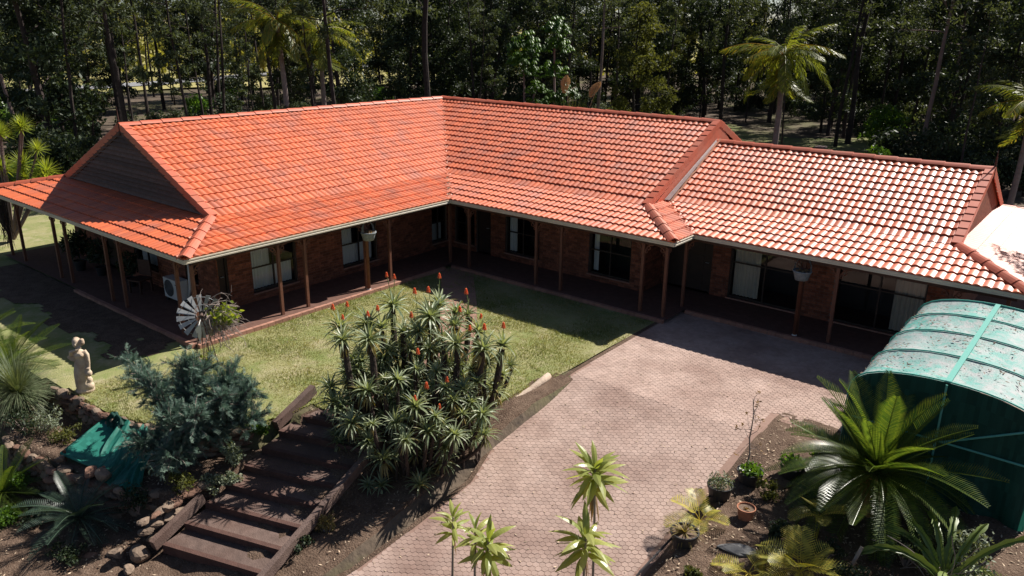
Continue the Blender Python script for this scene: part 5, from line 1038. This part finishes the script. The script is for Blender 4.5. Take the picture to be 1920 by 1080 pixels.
# ---- potted plants by the driveway
def potted(label, loc, r, h, m, pm, plant, cat='pot plant'):
    t = thing('potted_plant', label, cat, loc); link('pot', pot_mesh(r * 0.78, r, h, pm), t); q = MB(); q.lathe([(0.001, 0.0), (r * 0.9, 0)], (0, 0, h * 0.885), 14); q.obj('potting_soil', 'potting', t)
    if plant: q = MB(); leafblob(q, *plant); q.obj('foliage', m, t)
    return t
potted('black pot with fresh green foliage nearest the bare sapling', (13.72, -6.2, -0.33), 0.24, 0.36, 'leaf_bright', 'black_plastic', (260, (0.02, 0, 0.40), (0.24, 0.24, 0.10), 0.05, 0.45))
potted('black pot with a grey trailing plant at the driveway edge', (13.45, -6.95, -0.38), 0.23, 0.36, 'leaf_grey', 'black_plastic', (420, (0, 0, 0.42), (0.26, 0.26, 0.18), 0.035, 0.3))
t = potted('black pot with withered strappy leaves beside the black pipe', (13.52, -8.5, -0.46), 0.24, 0.30, 'leaf_gold', 'black_plastic', None); q = MB(); blades(q, 46, 0.4, (0, 0, 0.26), 0.1, 1.2, 0.012, (0.1, 0.35)); q.obj('foliage', 'leaf_gold', t)
potted('small empty terracotta pot on the mulch', (14.1, -7.25, -0.33), 0.16, 0.25, 'leaf_dry', 'terracotta', (20, (0, 0, 0.23), (0.09, 0.09, 0.015), 0.03, 0.5))
potted('dark pot behind the sapling with red green leaves', (14.3, -5.55, -0.28), 0.22, 0.34, 'leaf_bright', 'black_plastic', (300, (0, 0, 0.42), (0.26, 0.22, 0.14), 0.05, 0.45))
# bare sapling
sp = thing('bare_sapling', 'thin nearly bare sapling standing at the driveway edge', 'sapling', (13.55, -6.0, -0.3)); q = MB(); lf = MB(); P = curve((0, 0, 0), (0.05, 0.05, 1), 1.75, 10, 0.0, 0.06); q.tube(P, np.linspace(0.022, 0.007, 11), 6)
for k in range(16):
    t_ = U(0.35, 1.0); c = np.array([np.interp(t_, np.linspace(0, 1, 11), P[:, i]) for i in range(3)]); B = curve(c, rng.normal(0, 1, 3) + np.array([0, 0, 0.7]), U(0.2, 0.5), 5, 0.0, 0.25); q.tube(B, np.linspace(0.007, 0.002, 6), 4, cap=False); leafblob(lf, 5, B[-1], (0.06, 0.06, 0.05), 0.032, 0.45)
q.obj('stem', 'twig', sp); lf.obj('leaves', 'leaf_dry', sp)
# small yellow palms
PF = [frond_mesh('frond', 0.75, 15, 0.26, 0.0125, 0.0, d, 'leaf_palm_yellow', vee=0.35, rad=0.008, bare=0.25) for d in (0.06, 0.11, 0.15)]
def small_palm(label, loc, n, pit, sc, stem=0.1):
    t = thing('small_palm', label, 'palm', loc, U(0, 6), None, sc)
    q = MB()
    for k in range(3): a = k * 2.1; q.tube([(0.03 * math.cos(a), 0.03 * math.sin(a), 0), (0.05 * math.cos(a), 0.05 * math.sin(a), stem)], [0.018, 0.013], 6)
    q.obj('stem', 'leaf_palm_yellow', t)
    for k in range(n): link('frond', PF[rng.integers(3)], t, loc=(0, 0, stem), rot=(U(-0.2, 0.2), -(pit + U(-0.35, 0.3)), k * 2.4 + U(-.2, .2)), scale=U(0.8, 1.15))
small_palm('small feathery yellow palm seedling at the driveway edge between the pots', (13.5, -7.85, -0.42), 7, 1.15, 0.85)
small_palm('orange yellow palm at the bottom edge in front of the slate', (14.75, -8.65, -0.42), 8, 0.75, 0.8)
small_palm('largest clumped yellow palm at the bottom right of the mulch bed', (15.4, -8.15, -0.4), 13, 0.95, 1.0)
small_palm('slender palm with thin drooping yellow fronds under the cycad', (15.3, -7.05, -0.35), 5, 0.9, 0.8, 0.6)
q = MB(); q.beam((16.0, -7.6, -0.35), (16.12, -7.45, 0.15), 0.05, 0.03); tag(q.obj('wooden_stake', 'log'), 'weathered timber stake behind the largest yellow palm', 'stake')
# strappy cactus at the bottom right corner
ca = thing('climbing_cactus', 'sprawling green cactus with long arching ribbed stems in the bottom right corner', 'cactus', (17.3, -7.2, -0.1), 0, None, 1.25)
for k in range(16):
    a = k * 2.4 + U(-.2, .2); el = U(0.35, 1.25); d = (math.cos(a) * math.cos(el), math.sin(a) * math.cos(el), math.sin(el)); P = curve((0.1 * math.cos(a), 0.1 * math.sin(a), 0.1), d, U(0.8, 1.35), 12, U(0.09, 0.17)); q = MB()
    w3 = 0.045 * (1 + 0.25 * np.sin(np.arange(13) * 2.6)); w3[-1] = 0.008
    for s in ((-d[1], d[0], 0.0), (0.3, 0.2, 1.0)): q.ribbon(P, s, w3, fold=0.15, tint=U(0.1, 0.95))
    q.obj('arm', 'leaf_cactus', ca, smooth=True)
q = MB()
for k in range(30): q.tube(curve((U(-.2, .2), U(-.2, .2), 0.05), rng.normal(0, 1, 3) + np.array([0, 0, .4]), U(0.4, 0.8), 5, 0.12, 0.1), 0.006, 4, cap=False)
q.obj('dry_stems', 'twig', ca)

# ---- dracaenas in the foreground
def strap_leaf(L, wd, droop, m):
    q = MB(); P = curve((0, 0, 0), (1, 0, 0), L, 10, droop); t = np.linspace(0, 1, 11); q.ribbon(P, (0, 1, 0), wd * np.array([0.35, .55, .8, .95, 1, 1, .95, .82, .6, .33, .02]) * (1 + 0.05 * np.sin(t * 22)), fold=0.22, tint=np.clip(U(0.1, 0.5) + np.repeat(t[:-1] ** 2, 2) * U(0.2, 0.75), 0, 1)); return q.mesh('leaf', m)
SL = [strap_leaf(0.54, 0.052, d, 'leaf_dracaena') for d in (0.08, 0.20, 0.30, 0.40, 0.25, 0.34)]; SD = [strap_leaf(0.55, 0.022, 0.02, 'leaf_dry'), strap_leaf(0.42, 0.018, 0.04, 'leaf_dry')]
def dracaena(label, head, base, n, sc, dead, heads=()):
    t = thing('dracaena', label, 'dracaena', base); hd = np.array(head) - np.array(base); q = MB(); s = np.linspace(0, 1, 10)[:, None]; m_ = hd * 0.5 + np.array([0.06, -0.05, 0]); q.tube(2 * m_ * s * (1 - s) + hd * s * s, np.linspace(0.024, 0.017, 10), 8); q.obj('cane', 'cane', t)
    for k in range(n):
        f_ = k / n; link('leaf', SL[min(5, int(f_ * 3.2 + 2.2 * rng.random()))], t, loc=tuple(hd + np.array([0, 0, -0.36 * f_])), rot=(U(-.7, .7), -(1.4 - 0.95 * f_ + U(-.25, .25)), k * 2.39996 + U(-.3, .3)), scale=sc * U(0.8, 1.15))
    for k in range(dead): link('dead_leaf', SD[k % 2], t, loc=tuple(hd + np.array([0, 0, -0.34])), rot=(U(-.2, .2), 1.3 + U(-.15, .15), k * 2.2), scale=sc * U(0.8, 1.1))
def gz(x, y): return float(ground_z(x, y))
dracaena('tallest dracaena on a bare cane over the driveway', (12.80, -10.38, 1.68), (12.95, -10.5, -1.05), 34, 1.05, 9)
dracaena('dracaena head in front of and below the tallest one', (13.12, -11.05, 0.98), (13.15, -11.2, -1.1), 30, 1.05, 8)
dracaena('smallest dracaena head on a pale cane at the left of the foreground pair', (11.12, -11.78, 0.80), (11.25, -12.0, -1.2), 18, 0.72, 5)
dracaena('dracaena with broad drooping leaves right of the small one', (11.97, -11.93, 0.86), (12.0, -12.1, -1.2), 34, 0.9, 4)
dracaena('dracaena head wedged between the two foreground dracaenas', (11.65, -11.85, 0.86), (11.8, -12.1, -1.2), 14, 0.75, 2)

for (x, y, r_, h, m, l) in ((16.7, -6.9, .5, .55, 'leaf_dark', 'dark undergrowth shrub right of the cycad foot'), (15.0, -6.3, .4, .4, 'leaf_dark', 'low dark undergrowth left of the cycad trunk'), (17.9, -6.9, .5, .6, 'leaf_grey', 'pale wispy undergrowth at the right edge by the cactus'), (14.75, -7.4, .3, .25, 'leaf_dark', 'small dark weed clump between terracotta pot and palm'), (16.2, -7.9, .45, .35, 'leaf_dark', 'dark weeds between the yellow palm and the cactus')): shrub('undergrowth', l, 'shrub', (x, y, gz(x, y)), (r_, r_, h), 700, 0.035, m, 0.5)
for (x, y, z, r_, h, m, l) in ((0.2, -14.1, -.62, .5, .45, 'leaf_dark', 'dark leafy weeds at the left end of the pond bed'), (4.55, -13.75, -1.0, .35, .5, 'leaf_dark', 'dark shrub growing out of the stone wall beside the steps'), (2.9, -15.0, -1.3, .5, .3, 'leaf_dark', 'dark low foliage below the blue cycad'), (4.45, -15.1, -1.35, .45, .25, 'leaf_dark', 'dark weeds in front of the boulders at the bottom left'), (5.05, -13.1, -.7, .35, .45, 'leaf_olive', 'olive scrub over the boulders left of the steps'), (7.75, -12.3, -1.2, .3, .3, 'leaf_dark', 'dark weeds right of the lower side sleeper')): shrub('undergrowth', l, 'shrub', (x, y, z), (r_, r_, h), 700, 0.034, m, 0.5)

for (x, y, r_, h, m, l) in ((14.2, -6.5, .28, .3, 'leaf_olive', 'olive weeds between the two black pots and the cycad'), (15.6, -7.5, .35, .3, 'leaf_dark', 'dark low foliage in the shade below the cycad fronds'), (14.0, -9.2, .25, .18, 'leaf_olive', 'small olive weed at the bottom edge of the mulch'), (16.9, -8.1, .4, .35, 'leaf_grey', 'grey weeds left of the sprawling cactus')): shrub('undergrowth', l, 'shrub', (x, y, gz(x, y)), (r_, r_, h), 600, 0.032, m, 0.5)
# ================================================================== TREES BEHIND THE HOUSE
def tree_protos():
    pr = {}
    def build(key, h, r, lean, limbs, clusters, nleaf, size, leafm, bark, spread, zlo, tall=0.4):
        q = MB(); lf = MB(); P = curve((0, 0, -0.2), (lean * U(-1, 1), lean * U(-1, 1), 1), h, 14, 0.0, 0.035); q.tube(P, np.linspace(r, r * 0.18, 15) * (1 + 0.06 * np.sin(np.arange(15) * 1.7)), 8)
        at = lambda t: np.array([np.interp(t, np.linspace(0, 1, 15), P[:, i]) for i in range(3)])
        ends = []
        for k in range(limbs):
            t = zlo / h + (1 - zlo / h) * (k + rng.random()) / limbs; a = U(0, 6.28); d = np.array([math.cos(a), math.sin(a), U(0.1, 0.9)]); L = spread * U(0.6, 1.2) * (1.15 - 0.5 * t); B = curve(at(t), d, L, 6, -0.01, 0.12); q.tube(B, np.linspace(r * 0.28 * (1.1 - t) + 0.012, 0.008, 7), 5, cap=False); ends += [B[3], B[4], B[5], B[6]]
            for j in range(2): B2 = curve(B[rng.integers(2, 6)], d + rng.normal(0, 0.8, 3), L * 0.5, 4, 0.0, 0.15); q.tube(B2, np.linspace(0.02, 0.005, 5), 4, cap=False); ends += [B2[-1], B2[2]]
        ends += [at(t) for t in np.linspace(max(0.6, zlo / h), 1, 4)]
        ends = np.array(ends); pick = rng.choice(len(ends), clusters, replace=True); rad = spread * 0.27
        for i in pick: leafblob(lf, nleaf, ends[i] + rng.normal(0, rad * 0.6, 3), (rad * U(0.6, 1.2), rad * U(0.6, 1.2), rad * U(0.4, 0.85)), size, tall)
        pr[key] = (q.mesh('trunk', bark), lf.mesh('crown', leafm), h)
    build('gum_a', 17, 0.13, 0.05, 11, 42, 90, 0.14, 'leaf_gum', 'bark_dark', 2.4, 6.5, 0.32); build('gum_b', 19, 0.18, 0.08, 12, 50, 90, 0.14, 'leaf_gum', 'bark_dark', 3.0, 6.5, 0.32); build('gum_c', 14, 0.12, 0.10, 12, 44, 90, 0.13, 'leaf_olive', 'bark_dark', 2.2, 3.0, 0.32)
    build('pale', 19, 0.15, 0.10, 10, 40, 90, 0.14, 'leaf_gum', 'bark_pale', 2.8, 8.0, 0.32); build('thin', 10, 0.075, 0.10, 8, 26, 70, 0.12, 'leaf_gum', 'bark_dark', 1.4, 3.5, 0.35)
    build('dense_a', 13, 0.2, 0.06, 16, 110, 110, 0.13, 'leaf_dark', 'bark_dark', 3.2, 1.5, 0.5); build('dense_b', 11, 0.16, 0.08, 16, 100, 110, 0.12, 'leaf_dark', 'bark_dark', 2.8, 0.8, 0.5); build('bright', 9, 0.14, 0.08, 14, 80, 110, 0.12, 'leaf_olive', 'bark_dark', 2.3, 1.2, 0.5)
    return pr
TP = tree_protos()
CATS = {'gum_a': ('gum_tree', 'slender dark gum tree in the forest behind the house', 'gum trees of the forest'), 'gum_b': ('gum_tree', 'tall thick dark gum tree in the forest behind the house', 'tall gum trees of the forest'), 'gum_c': ('gum_tree', 'small olive leaved gum tree in the forest', 'olive gum trees of the forest'), 'pale': ('gum_tree', 'pale barked gum tree among the dark forest trunks', 'pale gum trees of the forest'), 'thin': ('sapling_tree', 'thin dark sapling among the forest trunks', 'saplings of the forest'), 'dense_a': ('forest_tree', 'dense dark leafy tree in the forest behind the house', 'dense dark forest trees'), 'dense_b': ('forest_tree', 'low dense dark leafy tree under the gum trees', 'low dense forest trees'), 'bright': ('forest_tree', 'yellow green leafy tree among the dark forest', 'yellow green forest trees')}
def tree(key, x, y, rz, sc, label=None, z=0.0):
    nm, lb, gp = CATS[key]; t = thing(nm, label or lb, 'tree', (x, y, z), rz, None if label else gp, sc); link('trunk', TP[key][0], t); link('crown', TP[key][1], t); return t
def polar(px, dist): # a place seen at column px (1920 wide), dist metres along the view
    a = math.atan2(_F.y, _F.x) - math.atan((px - 960) / 1463.6 * 0.95); return CAM[0] + dist * math.cos(a), CAM[1] + dist * math.sin(a)
placed = []; SUNNY = [polar(1468, 47), polar(1040, 46), polar(982, 47), polar(1072, 43), polar(1195, 58)]
def clear(x, y, h, key_ok=True):
    """no tree inside the yard, none whose shade would fall on the roofs"""
    if -16.5 < x < 22 and y < 14.5: return False
    if y < -6: return x < -18
    for (sx_, sy_) in SUNNY:
        if abs(x - sx_ - 0.22 * (y - sy_)) < 3.2 and -1.5 < y - sy_ < 13: return False
    k = h - 3
    if -15 < x < 22 and y - 0.97 * k < 13.0: return False
    if -18 < x < 6 and 18 < y < 44: return key_ok and rng.random() < 0.3
    return True
def where(px): return ['behind the left gable', 'over the left half of the left roof', 'over the right half of the left roof', 'over the roof valley', 'over the middle roof', 'over the gap between the right roofs', 'over the right roof', 'at the right end of the right roof'][int(np.digitize(px, [230, 520, 760, 950, 1280, 1480, 1720]))]
def try_place(key, px, dist, sc, gap):
    x, y = polar(px, dist)
    if not clear(x, y, TP[key][2] * sc, key in ('gum_a', 'thin', 'pale')): return
    if any((x - a) ** 2 + (y - c) ** 2 < gap ** 2 for a, c in placed): return
    if px < 800 and key[:5] == 'dense' and rng.random() < (0.86 if 130 < px < 720 else 0.5): return
    if 130 < px < 760 and key in ('gum_c', 'bright') and rng.random() < 0.6: return
    if px < 700 and dist > 62 and rng.random() < 0.45: return
    placed.append((x, y)); nm, lb, gp = CATS[key]; t = tree(key, x, y, U(0, 6.28), sc, lb.split(' in the forest')[0].split(' among')[0].split(' under')[0] + (', near, ' if dist < 62 else ', far back, ') + where(px)); t['group'] = gp
FE = [('tree', 'gum_b', 792, 50, 1.25, 'thickest dark trunk rising above the roof valley'), ('tree', 'gum_b', 1612, 62, 1.15, 'right one of two tall straight trunks beyond the back lawn'), ('tree', 'gum_a', 1590, 60, 1.1, 'left one of two tall straight trunks beyond the back lawn'), ('tree', 'pale', 1752, 54, 1.0, 'pale leaning gum trunk above the right roof wing'), ('tree', 'gum_a', 205, 44, 1.1, 'dark trunk just right of the finial gap behind the left gable'), ('tree', 'bright', 1195, 58, 1.0, 'rounded yellow green tree lit at the top above the middle roof'), ('tree', 'pale', 1118, 60, 1.0, 'slim pale trunk left of the rounded green tree'), ('tree', 'dense_a', 50, 50, 1.2, 'broad dark leafy tree at the far left behind the house')]
for _, k, px, d, sc, lb in FE: x, y = polar(px, d); placed.append((x, y)); tree(k, x, y, U(0, 6.28), sc, lb)
for key, n, d0, d1, s0, s1, gap in (('dense_a', 80, 54, 112, 0.9, 1.3, 3.6), ('dense_b', 70, 50, 105, 0.9, 1.3, 3.2), ('gum_a', 90, 44, 110, 0.85, 1.15, 2.0), ('gum_b', 44, 48, 115, 0.9, 1.15, 2.6), ('gum_c', 44, 46, 105, 0.8, 1.1, 2.4), ('thin', 110, 42, 95, 0.8, 1.3, 1.3), ('pale', 16, 52, 100, 0.9, 1.1, 3.0), ('bright', 22, 60, 125, 0.8, 1.2, 4.0)):
    for k in range(n): try_place(key, U(-120, 2040), d0 + (d1 - d0) * rng.random() ** 0.8, U(s0, s1), gap)
# the tree that dapples the far right roof skirt
tree('gum_c', 18.9, 9.9, 0.4, 0.72, 'gum tree standing off the right end of the house')
# understory shrubs
US = []
for i, (m, s) in enumerate((('leaf_dark', 0.10), ('leaf_gum', 0.09), ('leaf_bright', 0.10), ('leaf_grey', 0.07))):
    q = MB(); w_ = MB()
    for k in range(22):
        a = U(0, 6.28); c = np.array([math.cos(a) * U(0, 1.0), math.sin(a) * U(0, 1.0), U(0.25, 1.7)]); leafblob(q, 75, c, (0.5, 0.5, 0.4), s, 0.45); w_.tube([(0, 0, 0), c * .5, c], [0.03, 0.02, 0.008], 4, cap=False)
    US.append((w_.mesh('stems', 'bark_dark'), q.mesh('foliage', m)))
UL = ['dark leafy shrub of the forest understory', 'grey green shrub of the forest understory', 'bright green shrub of the forest understory', 'pale silvery shrub of the forest understory']
for k in range(165):
    px = U(-80, 2000); d = 44 + 50 * rng.random() ** 1.3; x, y = polar(px, d)
    if (-16.5 < x < 22 and y < 15.5) or (y < -6 and x > -18) or (-16 < x < 6 and 18 < y < 45 and rng.random() < 0.9): continue
    if 200 < px < 760 and d > 47 and rng.random() < 0.3: continue
    i = rng.choice(4, p=[.45, .33, .12, .10]); t = thing('forest_shrub', UL[i].replace('of the forest understory', 'of the understory ' + where(px)), 'shrub', (x, y, 0.1), U(0, 6.28), 'understory shrubs, kind %s' % 'abcd'[i], U(0.7, 1.5)); link('stems', US[i][0], t); link('foliage', US[i][1], t)
x, y = polar(1562, 45); o = thing('garden_pillar', 'squat brick pillar in the back garden right of the lit palm', 'pillar', (x, y, 0)); q = MB(); q.box((0, 0, 1.05), (0.4, 0.4, 2.2)); q.obj('shaft', 'brick', o); q = MB(); q.box((0, 0, 2.2), (0.5, 0.5, 0.09)); q.obj('cap', 'bark_pale', o)
# distant wood that reads as one mass
q = MB()
for k in range(330):
    a = U(-48, 48); d = U(125, 190); yw = math.atan2(_F.y, _F.x) + R(a); c = np.array([CAM[0] + d * math.cos(yw), CAM[1] + d * math.sin(yw), 0]); h = U(6, 15)
    if rng.random() < 0.25 and a > 10: continue
    leafblob(q, 130, c + np.array([0, 0, h * 0.5]), (U(2.5, 5), U(2.5, 5), h * 0.5), 0.5, 0.6); q.tube([c, c + np.array([0, 0, h * .6])], [0.25, 0.15], 5, cap=False)
q.obj('distant_wood', 'leaf_distant', kind='stuff', label='distant wood beyond the road and paddock')
hs = thing('far_shed', 'white shed roof glimpsed between the two tall trunks at the top', 'shed', (*polar(1622, 118), 0)); q = MB(); q.box((0, 0, 4.4), (7, 5, 4.0)); q.obj('wall', 'far_white', hs); q = MB(); q.add([(-4, -3, 6.4), (4, -3, 6.4), (4, 0, 7.8), (-4, 0, 7.8), (4, 3, 6.4), (-4, 3, 6.4)], [[0, 1, 2, 3], [3, 2, 4, 5]]); q.obj('roof', 'galvanised', hs)

# ---- queen palms
QF = [frond_mesh('frond', 3.0, 52, 0.78, 0.022, 0.0, d, 'leaf_palm', vee=0.25, hang=0.95, rad=0.03, tint0=0.15, tint1=0.95, messy=0.2) for d in (0.08, 0.12, 0.16)]
def queen_palm(label, loc, h, n, sc, skirt=4, rz=0.0):
    t = thing('palm_tree', label, 'palm', loc, rz, None, sc); q = MB(); z = np.linspace(-0.2, h, 16); q.tube(np.stack([0.1 * np.sin(z * .5), 0 * z, z], -1), np.linspace(0.17, 0.12, 16) * (1 + 0.03 * np.sin(np.arange(16) * 2.7)), 10); q.obj('trunk', 'bark_palm', t)
    for k in range(n): f_ = k / n; link('frond', QF[rng.integers(3)], t, loc=(0.1 * math.sin(h * .5), 0, h), rot=(U(-.2, .2), -(1.25 - 1.35 * f_ + U(-.12, .12)), k * 2.39996), scale=U(0.85, 1.1))
    for k in range(skirt): link('frond', QF[2], t, loc=(0.1 * math.sin(h * .5), 0, h - 0.2), rot=(U(-.2, .2), 1.15 + U(-.15, .2), k * 1.7 + 0.4), scale=U(0.7, 0.95))
x, y = polar(1468, 47); queen_palm('sunlit queen palm standing on the back lawn behind the right roof', (x, y, 0), 6.2, 20, 1.1, 7, 0.6)
x, y = polar(517, 46); queen_palm('queen palm with a pale trunk behind the left roof ridge', (x, y, 0), 8.2, 14, 1.0, 6, 1.2)
x, y = polar(592, 50); queen_palm('shaggy queen palm right of the pale trunked one', (x, y, 0), 7.6, 13, 1.0, 7, 2.2)
x, y = polar(1955, 44); queen_palm('yellow palm at the right frame edge', (x, y, 0), 5.6, 12, 0.9, 4, 0.2)
q = MB()
for k in range(260): z = U(0, 1.0); q.tube([(0, 0, -z), (U(-.13, .13), U(-.13, .13), -z - U(0.1, 0.35))], 0.014, 4, cap=False)
x, y = polar(480, 45); tag(q.obj('palm_seed_cluster', 'leaf_palm_yellow', loc=(x, y, 7.1)), 'hanging yellow palm seed cluster left of the pale palm trunk', 'seed cluster')
# ---- umbrella trees
UM = MB()
for k in range(42):
    a = U(0, 6.28); el = U(-0.1, 1.4); c = np.array([math.cos(a) * math.cos(el), math.sin(a) * math.cos(el), math.sin(el)]) * U(0.4, 0.95)
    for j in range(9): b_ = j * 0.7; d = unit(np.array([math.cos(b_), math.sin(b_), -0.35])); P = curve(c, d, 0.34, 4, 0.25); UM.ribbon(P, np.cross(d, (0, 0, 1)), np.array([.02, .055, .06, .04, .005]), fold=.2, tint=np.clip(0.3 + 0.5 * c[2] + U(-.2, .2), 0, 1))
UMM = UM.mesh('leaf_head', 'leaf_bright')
def umbrella(label, px, d, h, heads):
    x, y = polar(px, d); t = thing('umbrella_tree', label, 'tree', (x, y, 0)); 
    for k in range(2): q = MB(); q.tube([(0, 0, -.1), (0.3 * k - .1, 0.2 * k, h * .5), (0.8 * k - .2, 0.3 * k, h - 1.0 - 1.6 * k)], [0.09, 0.07, 0.05], 7); q.obj('stem', 'bark_pale', t)
    for (hx_, hy_, hz_, s) in heads: link('leaf_head', UMM, t, loc=(hx_, hy_, hz_), rot=(0, 0, hz_), scale=s)
umbrella('bright green umbrella tree with a tall double crown above the middle ridge', 1040, 46, 8, [(-.1, 0, 8.0, .85), (0.1, 0, 7.0, .95), (-.2, .1, 5.6, .9), (.5, .3, 4.4, .8), (-.3, 0, 4.0, .8), (.1, .1, 3.4, .9)])
umbrella('lower umbrella tree left of the double crowned one', 982, 47, 7.4, [(0, 0, 7.0, 1.1), (-.4, .1, 6.2, 1.0), (.4, 0, 5.6, .8), (.5, .3, 4.6, .7), (.3, .2, 3.5, .8)])
# ---- pampas clump
x, y = polar(1072, 43); pg = thing('pampas_grass', 'pampas grass with two tan plumes behind the middle roof ridge', 'pampas grass', (x, y, 0.55)); q = MB()
blades(q, 700, 3.3, (0, 0, 0.6), 0.5, 1.5, 0.012, (0.06, 0.16)); q.obj('leaves', 'leaf_olive', pg)
for (dx, dy, hz_, ln) in ((-.35, -.3, 4.2, 0.1), (0.75, 0.6, 4.0, 0.45)):
    q = MB(); d = unit((ln, ln * .8, 1)); c0 = np.array([dx, dy, hz_])
    for k in range(800): t_ = rng.random(); p = c0 + d * t_ * 0.95; r_ = 0.24 * math.sin(math.pi * min(1, t_ * .9 + .08)) + .02; a = U(0, 6.28); e = p + np.array([math.cos(a), math.sin(a), 0.5]) * r_; q.add([p, e + np.array([.006, 0, 0]), e - np.array([.006, 0, 0.02])], [[0, 1, 2]], U(0, 1))
    q.tube([(0, 0, 1), c0 + d * .9], 0.012, 4); q.obj('plume', 'pampas', pg)
# ---- spiky rosette tree at the far left (many heads)
def yucca_head():
    q = MB()
    for k in range(70): a = k * 2.4; el = 1.4 - 1.7 * k / 70; d = np.array([math.cos(a) * math.cos(el), math.sin(a) * math.cos(el), math.sin(el)]); P = curve((0, 0, 0), d, 0.6, 4, 0.07); q.ribbon(P, np.cross(d, (0, 0, 1)) + 1e-3, np.array([.022, .022, .018, .012, .002]), fold=.2, tint=U(0.1, 1))
    return q.mesh('rosette', 'leaf_lime')
YH = yucca_head(); x0, y0 = -15.3, -8.6; yt = thing('spiky_tree', 'many headed spiky leaved tree beyond the far left verandah corner', 'tree', (x0, y0, 0)); q = MB(); rv = np.array([_R.x, _R.y, 0])
for k in range(17):
    c = rv * U(-1.6, 1.5) + np.array([U(-.4, .4), U(-.4, .4), U(2.0, 4.4)]); link('rosette', YH, yt, loc=tuple(c), rot=(U(-.3, .3), U(-.3, .3), U(0, 6)), scale=U(.75, 1.05)); q.tube([(0, 0, 0), c * np.array([.5, .5, .5]), c], [.07, .05, .035], 6, cap=False)
q.obj('stems', 'bark_pale', yt)
